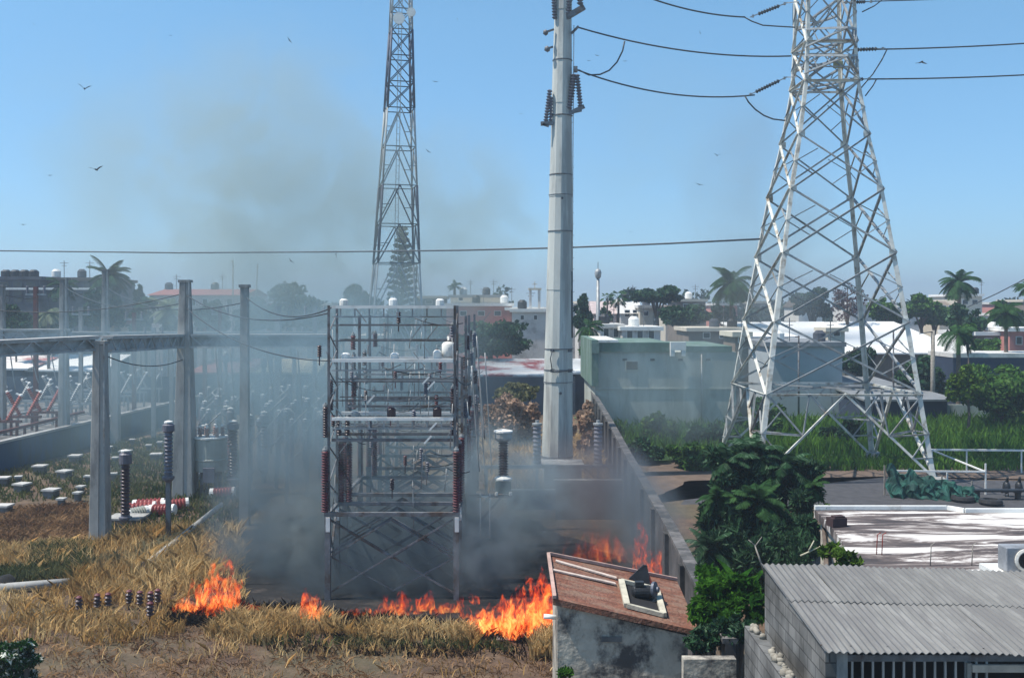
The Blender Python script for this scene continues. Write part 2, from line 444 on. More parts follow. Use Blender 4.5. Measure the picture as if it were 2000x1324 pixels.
for fi, (A, B) in enumerate(faces):
    outn = Vector((0, -1, 0)) if fi == 0 else Vector((1, 0, 0)) if fi == 1 else Vector((0, 1, 0)) if fi == 2 else Vector((-1, 0, 0))
    for (za, zb) in panels:
        a0, b0, a1, b1 = tc_(*A, za), tc_(*B, za), tc_(*A, zb), tc_(*B, zb)
        wd = .1 if za < 14 else .08
        e = outn * .02
        for p, q, k in ((a0, b1, 1), (b0, a1, -1)):
            m_ = MB(); m_.angle(p + e * k, q + e * k, wd, .02, outn, 1); m_.build('brace', pale_steel if fi == 3 else steel_shade, tow)  # left face paler, other faces darker: sun and shade put into the colour
        c = (a0 + b0 + a1 + b1) / 4
        for p, q in ((a0, a1), (b0, b1)):
            mid = p.lerp(q, .5)
            qa = p.lerp(c, .52); qb = q.lerp(c, .52)
            sec.angle(mid, qa, .045, .012, outn); sec.angle(mid, qb, .045, .012, outn)
    # belt and bottom K bracing
    for z in (4.3, 20, 22, 25):
        m_ = MB(); m_.angle(tc_(*A, z), tc_(*B, z), .11, .02, outn); m_.build('horizontal_member', pale_steel, tow)
    a0, b0, a1, b1 = tc_(*A, .15), tc_(*B, .15), tc_(*A, 4.3), tc_(*B, 4.3)
    mid = (a1 + b1) / 2
    kA, kB = a0.lerp(mid, .52), b0.lerp(mid, .52)
    for p, q in ((a0, mid), (b0, mid)):
        m_ = MB(); m_.angle(p, q, .12, .02, outn); m_.build('brace', pale_steel, tow)
    for p, kk, top in ((a0, kA, a1), (b0, kB, b1)):
        lm = p.lerp(top, .55)
        sec.angle(kk, lm, .08, .014, outn); sec.angle(kk, top, .09, .014, outn)
        sec.angle(kk, top.lerp(mid, .55), .08, .014, outn)
        sec.angle(p.lerp(mid, .27), p.lerp(top, .28), .07, .014, outn); sec.angle(p.lerp(mid, .27), lm, .07, .014, outn)
        sec.angle(p.lerp(mid, .78), top.lerp(mid, .55), .07, .014, outn); sec.angle(lm, top.lerp(kk, .4), .06, .014, outn)
# plan bracing at the belt
for z in (4.3, 20, 22):
    sec.angle(tc_(-1, -1, z), tc_(1, 1, z), .08, .014); sec.angle(tc_(1, -1, z), tc_(-1, 1, z), .08, .014)
kf = [((tc_(*A, .15)).lerp((tc_(*A, 4.3) + tc_(*B, 4.3)) / 2, .52), (tc_(*B, .15)).lerp((tc_(*A, 4.3) + tc_(*B, 4.3)) / 2, .52)) for A, B in faces]
for i in range(4):
    sec.angle(kf[i][1], kf[(i + 1) % 4][0], .08, .014)
sec.build('secondary_bracing', galv, tow, kind='stuff')
# gusset plates at the joints
for z in zs[1:-1]:
    for ix, iy in ((-1, -1), (1, -1), (1, 1), (-1, 1)):
        p = tc_(ix, iy, z); gp = MB(); gp.box(p - Vector((ix * .16, 0, 0)) + Vector((0, iy * .02, 0)), (.3, .02, .32)); gp.build('gusset_plate', pale_steel, tow)
# stub cross arms that run towards and away from the camera
for z, L in ((20.3, 3.2), (21.65, 3.2), (24.0, 3.6)):
    for iy in (-1, 1):
        m_ = MB(); tip = Vector((TX, TY + iy * (ts(z) / 2 + L), z + .1))
        for ix in (-1, 1):
            m_.angle(tc_(ix, iy, z), tip, .1, .02); m_.angle(tc_(ix, iy, z + .9), tip, .09, .02)
            for f in (.3, .6):
                m_.angle(tc_(ix, iy, z).lerp(tip, f), tc_(ix, iy, z + .9).lerp(tip, f - .15), .06, .014)
        m_.angle(tc_(-1, iy, z).lerp(tip, .4), tc_(1, iy, z).lerp(tip, .4), .06, .014)
        m_.build('cross_arm', galv, tow)
m_ = MB(); m_.box(P(1637, 127, 51.9), (.5, .04, .35)); m_.build('number_plate', mat('faded_yellow_plate', (.42, .38, .2), .7), tow)

# ------------------------------------------------------------------ steel monopole
mp0, mp1 = P(1088, 925, 51.5), P(1102, -160, 51.5)
mpn = thing('steel_monopole', 'tall thick tapered pale grey steel pole in the middle of the view', 'power pole', (mp0.x, 51.5, 0))
mono_mat = mat('weathered_grey_paint', (.52, .53, .49), .7, .05, .12, 1.2, stain=(.33, .33, .31), stain_amt=.38, stain_scale=.9, streak=(1.5, 1.5, .15))
base = Vector((mp0.x, 51.5, 0)); top = mp1
def mono(z):
    f = z / top.z
    return base.lerp(top, f)
def monor(z): return float(np.interp(z, [0, 15, 24, 28], [.79, .56, .43, .38]))
zz = list(np.linspace(0, top.z, 7))
n = 12; prev = None
for i in range(6):
    m_ = MB(); p, q = mono(zz[i]), mono(zz[i + 1])
    m_.tube([p, q], [monor(zz[i]) + .012, monor(zz[i + 1]) - .008], 12, smooth=False)
    m_.build('shaft', mono_mat, mpn)
m_ = MB(); m_.lathe((base.x, base.y, 0), [(1.15, 0), (1.15, .3), (.95, .34), (.95, .42)], 16); m_.build('footing', concrete, mpn)
for py, hh in ((343, .05), (382, .03), (453, .05), (682, .05), (723, .06), (746, .03), (893, .1), (228, .05), (120, .05)):
    z = P(0, py, 51.5).z; c = mono(z)
    m_ = MB(); m_.lathe((c.x, c.y, z), [(monor(z) + .03, 0), (monor(z) + .035, hh)], 12); m_.build('band', steel_dark, mpn)
# junction plate between two bands, with cable loop
z0, z1 = P(0, 722, 51.5).z, P(0, 683, 51.5).z
m_ = MB()
for px in (1079, 1113):
    for z in (z0, z1): m_.box((P(px, 0, 50.7).x, 50.72, z), (.2, .1, .16))
m_.build('clamp', cable, mpn)
m_ = MB(); m_.tube([P(1079, 683, 50.6), P(1075, 700, 50.62), P(1078, 721, 50.6)], .025, 6); m_.tube([P(1079, 723, 50.6), P(1088, 727, 50.55), P(1113, 723, 50.6)], .03, 6); m_.build('cable_loop', cable, mpn)
m_ = MB(); m_.tube([P(1095, 768, 50.75), P(1095, 768, 50.55)], .07, 8); m_.tube([P(1098, 387, 51.2), P(1098, 387, 50.9)], .06, 8); m_.build('bolt', cable, mpn)
m_ = MB(); m_.tube([P(1121, 50, 51.4), P(1119, 300, 51.4), P(1118, 530, 51.4)], .025, 6); m_.build('ground_cable', white_paint, mpn)
m_ = MB(); m_.tube([P(1117, 530, 51.3), P(1117, 660, 51.3)], .05, 6); m_.build('conduit', cable, mpn)
# step bolts up the right side
m_ = MB()
for py in range(240, 880, 22):
    z = P(0, py, 51.5).z; c = mono(z); m_.bar((c.x + monor(z) - .03, c.y, z), (c.x + monor(z) + .1, c.y, z), .02)
m_.build('step_bolt', steel_dark, mpn)
def string(p, q, r, parent, m=None, name='insulator'):
    p, q = Vector(p), Vector(q); L = (q - p).length
    b_ = MB(); b_.sheds(p, L, r, max(6, int(L / .14)), q - p, 10, .55); return b_.build(name, m or grey_ins, parent)
YP = 51.2
for p, q, r in (((1122, 146), (1110, 214), .2), ((1127, 146), (1134, 210), .15), ((1074, 176), (1066, 238), .14), ((1077, 190), (1075, 238), .1),
                ((1114, -70), (1109, 30), .17), ((1133, -70), (1133, 10), .17), ((1079, -60), (1083, 38), .13)):
    string(P(*p, YP), P(*q, YP), r, mpn)
m_ = MB()
m_.bar(P(1100, 228, YP), P(1141, 208, YP), .14, .2); m_.bar(P(1108, 222, YP), P(1136, 216, YP), .12, .12); m_.build('bracket', steel_dark, mpn)
m_ = MB(); m_.bar(P(1056, 242, YP), P(1080, 241, YP), .16, .2); m_.bar(P(1060, 243, YP), P(1072, 247, YP), .16, .1); m_.build('bracket', steel_dark, mpn)
m_ = MB(); m_.bar(P(1104, 36, YP), P(1141, 14, YP), .2, .28); m_.bar(P(1104, 20, YP), P(1125, -20, YP), .2, .2); m_.build('bracket', steel_dark, mpn)
for (x0, y0, x1, y1) in ((1064, 64, 1082, 58), (1067, 96, 1080, 92)):
    m_ = MB(); m_.bar(P(x0, y0, YP), P(x1, y1, YP), .09); m_.blob(P(x0 + 2, y0, YP), .16, 1, .1); m_.build('line_clamp', steel_dark, mpn)
m_ = MB(); m_.bar(P(1116, 66, YP), P(1130, 52, YP), .1, .12); m_.box(P(1124, 136, YP), (.2, .15, .3)); m_.build('line_clamp', steel_dark, mpn)

# ------------------------------------------------------------------ conductors
def sag(p, q, s, n=16):
    return [Vector(p).lerp(Vector(q), i / n) - Vector((0, 0, 4 * s * (i / n) * (1 - i / n))) for i in range(n + 1)]
def wire(name, pts, r, label, cat='power line', group=None, m=None):
    b_ = MB(); b_.tube(pts, r, 6); return b_.build(name, m or cable, label=label, cat=cat, group=group, loc=pts[0])
wire('power_line', sag(P(1129, 54, 51.2), P(1545, 110, 53), .45), .04, 'dark conductor from the upper pole clamp down to the pylon waist', group='conductors between pole and pylon')
wire('power_line', sag(P(1127, 137, 51.2), P(1474, 186, 53), .55), .04, 'lower dark conductor sagging from the monopole to the pylon insulator', group='conductors between pole and pylon')
wire('power_line', sag(P(1240, -14, 50), P(1455, 34, 53), .25), .04, 'highest dark conductor coming from the top edge towards the pylon', group='conductors between pole and pylon')
wire('jumper_cable', [P(*c, 51.4) for c in ((1220, 81), (1216, 100), (1205, 122), (1190, 138), (1172, 146), (1150, 147), (1130, 137))], .04, 'curved jumper cable hanging between two conductors beside the monopole', 'cable')
wire('jumper_cable', [P(*c, 53) for c in ((1455, 188), (1462, 200), (1475, 214), (1492, 226), (1510, 233), (1533, 236))], .04, 'curved jumper cable drooping to the left side of the pylon', 'cable')
wire('jumper_cable', [P(*c, 53) for c in ((1452, 33), (1468, 42), (1490, 50), (1520, 52), (1553, 54))], .035, 'upper left jumper cable running into the pylon head', 'cable')
wire('jumper_cable', [P(*c, 53) for c in ((1732, 98), (1722, 118), (1705, 145), (1682, 172), (1675, 182))], .035, 'long jumper cable slanting down right of the pylon waist', 'cable')
wire('jumper_cable', [P(*c, 53) for c in ((1712, 155), (1705, 168), (1690, 188))], .035, 'short jumper cable below the lowest right conductor', 'cable')
wire('jumper_cable', [P(*c, 53) for c in ((1722, 1), (1708, 12), (1684, 24))], .035, 'upper right jumper cable below the top conductor', 'cable')
wire('power_line', sag(P(1712, 97, 53), P(2400, 45, 60), .3), .04, 'middle conductor leaving the pylon to the right edge', group='conductors right of the pylon')
wire('power_line', sag(P(1700, 155, 53), P(2400, 112, 60), .3), .04, 'lowest conductor leaving the pylon to the right edge', group='conductors right of the pylon')
wire('power_line', sag(P(1705, 3, 53), P(2400, -40, 60), .2), .03, 'topmost conductor leaving the pylon to the right edge', group='conductors right of the pylon')
wire('power_line', [P(-200, 489, 90), P(0, 490, 84), P(350, 494, 76), P(655, 492, 70), P(900, 489, 66), P(1100, 484, 62), P(1300, 476, 58), P(1484, 467, 54.5)], .055, 'long thin wire crossing the whole sky low above the town', m=cable)
wire('power_line', [P(1890, 600, 100), P(1950, 572, 95), P(2060, 515, 90)], .05, 'thin wire rising to the right edge above the far trees')
for p, q, lb in (((1476, 180), (1522, 158), 'dark long insulator string on the lower left of the pylon'), ((1481, 28), (1522, 12), 'dark long insulator string at the upper left of the pylon head'),
             ((1668, 98), (1713, 96), 'dark insulator string right of the pylon waist on the middle conductor'), ((1660, 156), (1686, 155), 'dark insulator string on the lowest right conductor'),
             ((1664, 5), (1690, 4), 'dark insulator string on the topmost right conductor')):
    t_ = thing('insulator_string', lb, 'insulator', P(*p, 53), group='strain insulators of the pylon')
    string(P(*p, 53), P(*q, 53), .11, t_, cable, 'shed_stack')
    d = (P(*q, 53) - P(*p, 53)).normalized()
    for e, sg in ((P(*p, 53), -1), (P(*q, 53), 1)):
        b_ = MB(); b_.bar(e, e + d * sg * .45, .05, .05); b_.box(e + d * sg * .3, (.1, .08, .14)); b_.build('end_fitting', galv, t_)
    b_ = MB()
    if q[0] < 1600: b_.bar(P(*q, 53) + d * .4, Vector((TX - ts(P(*q, 53).z) / 2, 52.6, P(*q, 53).z + .1)), .04)
    else: b_.bar(P(*p, 53) - d * .4, Vector((TX + ts(P(*p, 53).z) / 2, 52.6, P(*p, 53).z)), .04)
    b_.build('link', galv, t_)

# ------------------------------------------------------------------ slender radio mast, left of centre
MY = 80.0
mast_w = mat('mast_white_section', (.38, .4, .4), .6, .1, .15, 2)
mast_d = mat('mast_dark_section', (.06, .075, .115), .6, .1, .2, 2)
def mside(py): return float(np.interp(py, [0, 62, 215, 365, 515, 600, 812], [34, 40, 52, 66, 80, 92, 118])) / FPX * MY
def mcx(py): return (float(np.interp(py, [0, 600, 812], [784, 772, 768])) - 1000) / FPX * MY
def mpt(ix, iy, py):
    h = mside(py) / 2; z = CAM_H - (py - 600) / FPX * MY
    x, y = ix * h, iy * h; a = R(14)
    return Vector((mcx(py) + x * math.cos(a) - y * math.sin(a), MY + x * math.sin(a) + y * math.cos(a), z))
mst = thing('radio_mast', 'slender lattice mast with alternating dark and pale sections', 'mast', (mcx(812), MY, 0))
cors = ((-1, -1), (1, -1), (1, 1), (-1, 1))
for a, b, m, lv in ((-60, 62, mast_w, 3), (62, 215, mast_d, 3), (215, 365, mast_w, 2), (365, 515, mast_d, 2), (515, 812, mast_w, 3)):
    dark = m is mast_d
    for ix, iy in cors:
        m_ = MB(); m_.tube([mpt(ix, iy, b), mpt(ix, iy, a)], .09 if dark else .065, 6); m_.build('leg', m, mst)
    m_ = MB(); ys = np.linspace(a, b, lv + 1)
    for k in range(4):
        A, B = cors[k], cors[(k + 1) % 4]
        for y0, y1 in zip(ys[:-1], ys[1:]):
            m_.bar(mpt(*A, y1), mpt(*B, y1), .07); m_.bar(mpt(*A, y0), mpt(*B, y0), .07)
            mid = (mpt(*A, y0) + mpt(*B, y0)) / 2
            if b <= 215:
                m_.bar(mpt(*A, y0), mpt(*B, y1), .07); m_.bar(mpt(*B, y0), mpt(*A, y1), .07)
            else:
                m_.bar(mpt(*A, y1), mid, .09); m_.bar(mpt(*B, y1), mid, .09)
                q1 = mpt(*A, (y0 + y1) / 2); m_.bar(q1, mpt(*A, y1).lerp(mid, .5), .05); q1 = mpt(*B, (y0 + y1) / 2); m_.bar(q1, mpt(*B, y1).lerp(mid, .5), .05)
    m_.build('bracing', m, mst)
m_ = MB()
for dx in (-.12, .12): m_.bar(Vector((mcx(812) + dx, MY - .1, 0)), Vector((mcx(-60) + dx, MY - .1, P(0, -60, MY).z)), .05)
for z in np.arange(1, 34, .5): m_.bar((np.interp(z, [0, 35], [mcx(812), mcx(-60)]) - .12, MY - .1, z), (np.interp(z, [0, 35], [mcx(812), mcx(-60)]) + .12, MY - .1, z), .03)
m_.build('ladder', mast_w, mst)
for px, py, r in ((779, 36, .45), (803, 24, .35)):
    m_ = MB(); m_.lathe(P(px, py, MY - 1.0), [(r, 0), (r, .12), (r * .5, .3)], 14, (0, 1, 0)); m_.build('dish_antenna', white_paint, mst)
    
# ------------------------------------------------------------------ the burning steel racks
XL, XR = -5.36, -1.62
def rack_legs(t, y, ztop, xl=XL, xr=XR, wd=.16, m=steel_dark):
    for x in (xl, xr):
        b_ = MB(); b_.mm(x - wd / 2, x + wd / 2, y - wd / 2, y - wd / 2 + .02, 0, ztop); b_.mm(x - wd / 2, x - wd / 2 + .02, y - wd / 2 + .021, y + wd / 2, 0, ztop)
        b_.mm(x + wd / 2 - .02, x + wd / 2, y - wd / 2 + .021, y + wd / 2, 0, ztop); b_.build('leg', m, t)
def xb(t, p, q, wd=.06, m=steel_dark, name='brace'):
    b_ = MB(); b_.angle(p, q, wd, .012, (0, 1, 0)); b_.build(name, m, t)
def ins(t, x, y, z, h, r=.12, m=porcelain, ns=None, name='insulator'):
    b_ = MB(); b_.sheds((x, y, z), h, r, ns or int(h / .075), (0, 0, 1), 14, .66)
    o = b_.build(name, m, t)
    b_ = MB(); b_.lathe((x, y, z + h), [(r * .7, 0), (r * .7, .06), (r * .35, .07), (r * .35, .12)], 10); b_.build('cap', galv, o)
    return o
def module(name, label, y0, y1, zt, ys_ins, group, upper=None, wdx=0):
    t = thing(name, label, 'steel rack', ((XL + XR) / 2, (y0 + y1) / 2, 0), group)
    for y in (y0, y1):
        rack_legs(t, y, zt)
        for z, hh in ((zt + .06, .12),):
            b_ = MB(); b_.mm(XL - .1, XR + .1, y - .06, y + .06, zt + .003, zt + hh); b_.build('beam', steel_dark, t)
        XM = (XL + XR) / 2; HM = zt * .5
        for xa, xb2 in ((XL + .08, XM), (XM, XR - .08)):
            xb(t, (xa, y - .03, HM), (xb2, y - .03, zt - .1), .045); xb(t, (xb2, y + .03, HM), (xa, y + .03, zt - .1), .045)
        xb(t, (XL + .08, y - .04, .2), (XR - .08, y - .04, zt - .1), .05); xb(t, (XR - .08, y + .04, .2), (XL + .08, y + .04, zt - .1), .05)
        xb(t, (XL + .08, y + .05, HM), (XM, y + .05, .25), .045); xb(t, (XR - .08, y + .05, HM), (XM, y + .05, .25), .045)
        xb(t, (XL + .08, y + .06, zt * .55), ((XL + XR) / 2, y + .06, zt - .06), .05)
        xb(t, (XR - .08, y + .07, zt * .55), ((XL + XR) / 2, y + .07, zt - .06), .05)
    for x in (XL, XR):
        b_ = MB(); b_.mm(x - .05, x + .05, y0 + .065, y1 - .065, zt + .003, zt + .1); b_.build('beam', steel_dark, t)
        xb(t, (x, y0, .4), (x, y1, zt - .1)); xb(t, (x, y1, .4), (x, y0, zt - .1))
    for x, y in ys_ins: ins(t, x, y, zt + .125, 1.78, .115)
    return t
G1 = 'receding steel racks above the fire'
ZT = 2.42
r1 = module('steel_rack', 'nearest tall steel rack with four bus levels and dark red insulators', 29.8, 31.4, ZT,
            [(XL - .08, 29.8), (XL + .12, 31.4), (XR, 29.8), (XR - .0, 31.4), (-5.0, 31.4)], G1)
# fins at the rack heads
for x in (XL, XR):
    for y in (29.8, 31.4):
        b_ = MB(); b_.box((x + .02, y - .11, ZT - .22), (.12, .03, .42)); b_.build('fin_plate', white_paint, r1)
# upper tiers of the front rack
xl2, xr2 = -5.25, -1.72
for x in (xl2 - .1, xr2 + .05):
    for y in (29.9, 31.3):
        b_ = MB(); b_.bar((x, y, ZT + .13), (x, y, 8.55), .07); b_.build('column', steel_dark, r1)
    b_ = MB()
    for k, z in enumerate(np.arange(2.8, 8.3, .55)):
        a, b = (29.9, 31.3) if k % 2 else (31.3, 29.9)
        b_.bar((x, a, z), (x, b, z + .55), .03)
    b_.build('lacing', steel_dark, r1)
def tier(t, z, y0, y1, m, ribs, blocks, xa=xl2, xb_=xr2, wd=.09):
    for y in (y0, y1):
        b_ = MB(); b_.mm(xa, xb_, y - wd / 2, y + wd / 2, z, z + wd); b_.build('bus_beam', m, t)
    if ribs:
        b_ = MB(); b_.mm(xa, xb_, y0 - .02, y0 + .02, z - .26, z - .22)
        for x in np.arange(xa + .25, xb_, ribs): b_.mm(x - .02, x + .02, y0 - .02, y0 + .02, z - .22, z - .002)
        b_.build('ribbed_hanger', galv, t)
    for x, h, mm_ in blocks:
        b_ = MB(); b_.lathe((x, y0 + .3, z + wd - .05), [(.1, 0), (.13, .05), (.13, h * .8), (.07, h)], 10); b_.build('post_block', mm_, t)
for z in (5.75, 6.3, 7.5, 7.95):
    tier(r1, z, 30.0, 31.2, steel_dark, 0, [], wd=.035)
tier(r1, 4.95, 30.3, 31.0, galv, 0, [], wd=.035)
tier(r1, 4.58, 29.9, 31.3, steel_dark, 0, [])
tier(r1, 5.20, 29.85, 31.5, white_paint, .42, [(-3.55, .32, porcelain_dark), (-2.2, .34, porcelain_dark), (-4.6, .2, galv)])  # white on this and the next two tiers puts sunlight into the beam colour
tier(r1, 6.90, 29.85, 31.4, white_paint, .38, [(-4.9, .22, white_paint), (-3.45, .22, white_paint), (-2.2, .3, white_paint)])
tier(r1, 8.46, 29.85, 31.3, white_paint, .42, [(-4.95, .25, white_paint), (-3.5, .27, white_paint), (-2.12, .25, white_paint)])
# little slanting blades of the switches on each tier
for z, x in ((4.62, -2.55), (5.0, -2.4), (6.2, -2.45), (6.35, -2.6), (5.8, -4.2)):
    b_ = MB(); b_.bar((x, 29.75, z - .08), (x + .2, 29.75, z + .14), .05); b_.build('switch_blade', white_paint, r1)
# post insulators standing on the tiers
for x in (-1.75,):
    ins(r1, x, 30.4, 4.7, .5, .1, porcelain_dark); ins(r1, x, 30.4, 7.0, .95, .1, grey_ins); ins(r1, x + .02, 30.4, 5.35, .75, .12, porcelain_dark)
for x in (-5.15, -4.9): ins(r1, x, 30.5, 4.68, .5, .09, porcelain_dark)
for x in (-5.45,): ins(r1, x, 29.9, 4.7, .9, .09, porcelain_dark); ins(r1, x, 30.8, 5.4, .9, .09, porcelain_dark)
# white tank on the second tier
b_ = MB(); b_.lathe((-1.88, 30.3, 7.02), [(.16, 0), (.2, .03), (.2, .38), (.15, .44), (.03, .47), (.03, .62)], 14, smooth=True); b_.build('tank', white_paint, r1)
r2 = module('steel_rack', 'second steel rack right behind the nearest one', 32.9, 36.2, ZT, [(XL, 32.9), (XR, 32.9), (XR, 36.2), (XL + .5, 36.2), (XL, 36.2)], G1)
r3 = module('steel_rack', 'third steel rack half hidden in the smoke', 38.3, 41.5, ZT, [(XL, 38.3), (XR, 38.3), (XR, 41.5), (XL, 41.5)], G1)
r4 = module('steel_rack', 'farthest steel rack in the row behind the smoke', 44.0, 47.5, ZT, [(XL, 44), (XR, 44), (XR, 47.5), (XL, 47.5)], G1)
for t, y in ((r2, 33.2), (r2, 36), (r3, 38.6), (r4, 44.2)):
    for x in (XL, XR):
        b_ = MB(); b_.bar((x, y, ZT + .12), (x, y, 8.2 if y > 35 else 6.9), .09); b_.build('column', steel_dark, t)
        for z in np.arange(4.9, 7.6 if y > 35 else 6.2, .7):
            ins(t, x + random.uniform(-.25, .25), y + .15, z, .5, .1, random.choice([porcelain_dark, porcelain, grey_ins]))
    for z in (4.6, 5.25, 6.1): 
        b_ = MB(); b_.mm(XL, XR, y - .04, y + .04, z, z + .08); b_.build('bus_beam', steel_dark if z < 6 else galv, t)
    b_ = MB()
    for x in np.arange(XL + .4, XR, .5): b_.mm(x - .015, x + .015, y - .02, y + .02, 5.0, 5.248)
    b_.build('ribbed_hanger', galv, t)
    for i in range(4):
        x = random.uniform(XL + .3, XR - .3); b_ = MB(); b_.bar((x, y - .1, 4.75), (x + .25, y - .1, 5.15), .04); b_.build('switch_blade', galv, t)
# thin jumpers, droppers and small insulators strung through the racks
def clutter(t, y0, y1, zlo, zhi, n):
    for i in range(n):
        x = random.uniform(XL - .3, XR + .35); y = random.uniform(y0, y1); z = random.uniform(zlo, zhi); k = i % 5
        b_ = MB()
        if k in (0, 1): b_.tube([(x, y, z), (x + random.uniform(-.1, .1), y, z - random.uniform(.5, 1.4))], .012, 5); b_.build('dropper', galv, t)
        elif k == 2: b_.tube(sag((x, y, z), (min(x + random.uniform(.6, 1.8), XR + .4), y + random.uniform(-.5, .5), z + random.uniform(-.5, .5)), .12, 6), .014, 5); b_.build('jumper', cable, t)
        elif k == 3: b_.bar((x, y, z), (x + random.choice((-.35, .35)), y, z + .45), .03); b_.build('switch_blade', galv, t)
        else: b_.sheds((x, y, z), .34, .075, 5, n=8); b_.bar((x, y, z - .25), (x, y, z), .03); b_.build('small_insulator', random.choice((porcelain_dark, grey_ins, porcelain)), t)
clutter(r1, 29.7, 31.5, 3.0, 8.3, 60); clutter(r2, 33, 36, 2.8, 6.8, 50); clutter(r3, 38.3, 41.5, 2.8, 8.0, 50); clutter(r4, 44, 47.5, 3, 8.2, 40)
# conductor drops down the right-hand side of the row
for i, (x, y, z0, z1) in enumerate(((-1.3, 33, 3.2, 6.6), (-1.15, 34.5, 2.5, 7.2), (-.95, 36, 2.6, 6.9), (-1.1, 31.9, 4.4, 7.6))):
    b_ = MB(); b_.tube(sag((x, y, z1), (x + .25, y, z0), .1, 8) , .02, 6); b_.build('dropper', galv, r2)
# ladder-like guard beside the front right leg
b_ = MB()
for x in (-1.02, -.72): b_.bar((x, 33.0, 1.05), (x, 33.0, 2.5), .05)
for z in (1.1, 2.4): b_.bar((-1.05, 33.0, z), (-.68, 33.0, z), .05)
b_.build('guard_frame', white_paint, r2)

# bracket and instrument transformer right of the racks
br = thing('steel_bracket', 'horizontal steel arm with slanting strut right of the racks', 'bracket', (-1.4, 33.4, 0))
a, b = P(905, 967, 33.5), P(1000, 969, 33.5)
b_ = MB(); b_.bar(a, b, .09); b_.build('arm', galv, br)
b_ = MB(); b_.bar(P(978, 972, 33.5), P(908, 1050, 33.5), .08); b_.build('strut', galv, br)
b_ = MB(); b_.mm(P(908, 0, 33.5).x - .05, P(908, 0, 33.5).x + .05, 33.45, 33.55, 0, a.z - .05); b_.build('post', steel_dark, br)
it = thing('instrument_transformer', 'dark red instrument transformer with white cap on the bracket arm', 'transformer', P(983, 965, 33.5))
c = P(983, 963, 33.5)
b_ = MB(); b_.box((c.x, c.y, c.z + .24), (.52, .5, .42)); b_.build('base_box', mat('grey_green_enamel', (.2, .23, .22), .5), it, bevel=.02)
b_ = MB(); b_.lathe((c.x, c.y, c.z + .452), [(.3, 0), (.3, .05), (.12, .14)], 12); b_.build('base_lid', white_paint, it)
zb, zt_ = P(0, 922, 33.5).z, P(0, 862, 33.5).z
b_ = MB(); b_.sheds((c.x, c.y, c.z + .58), zt_ - c.z - .58, .17, 13, (0, 0, 1), 16, .7); b_.build('insulator', porcelain_dark, it)
b_ = MB(); b_.lathe((c.x, c.y, zt_ + .002), [(.17, 0), (.27, .06), (.29, .12), (.29, .3)], 16); b_.build('head', galv, it)
b_ = MB(); b_.lathe((c.x, c.y, zt_ + .304), [(.31, 0), (.31, .05), (.1, .09)], 16); b_.build('lid', white_paint, it)
for dx in (-.22, .24):
    b_ = MB(); b_.lathe((c.x + dx, c.y - .28, c.z - .02), [(.05, 0), (.05, .1)], 8); b_.build('bolt', white_paint, it)

mbk = thing('masonry_block', 'low grey masonry block in the smoke at the foot of the tall pole', 'foundation block', (P(1098, 0, 47).x, 47, 0))
m_ = MB(); m_.mm(P(1062, 0, 47).x, P(1135, 0, 47).x, 46.6, 48, 0, P(0, 908, 47).z); m_.build('block', concrete, mbk)
m_ = MB(); m_.mm(P(1060, 0, 47).x - .05, P(1137, 0, 47).x + .05, 46.5, 48.1, P(0, 908, 47).z + .002, P(0, 908, 47).z + .1); m_.build('cap_slab', concrete, mbk)
# beam with two ribbed post insulators in front of the monopole
bmY = 45.0
bt = thing('pipe_beam', 'low horizontal rusty pipe beam in front of the tall pole', 'beam', P(1060, 910, bmY))
b_ = MB(); b_.bar(P(940, 912, bmY), P(1198, 910, bmY), .16, .14); b_.build('beam', steel_dark, bt)
for px in (950, 1049, 1168, 1194):
    p = P(px, 915, bmY); b_ = MB(); b_.mm(p.x - .06, p.x + .06, bmY - .06, bmY + .06, 0, p.z - .02); b_.build('post', galv, bt)
for px, lb in ((1049, 'grey ribbed post insulator left of the tall pole'), (1168, 'grey ribbed post insulator right of the tall pole')):
    p = P(px, 906, bmY)
    t_ = thing('post_insulator', lb, 'insulator', p, 'post insulators on the pipe beam')
    b_ = MB(); b_.sheds(p + Vector((0, 0, .02)), 1.65, .2, 9, (0, 0, 1), 14, .78); b_.build('sheds', grey_ins, t_)
    b_ = MB(); b_.lathe(p + Vector((0, 0, 1.672)), [(.18, 0), (.22, .05), (.22, .12), (.08, .14), (.08, .25)], 12); b_.build('cap', galv, t_)
    b_ = MB(); b_.lathe(p + Vector((0, 0, .0)), [(.22, -.06), (.22, .018)], 12); b_.build('flange', galv, t_)

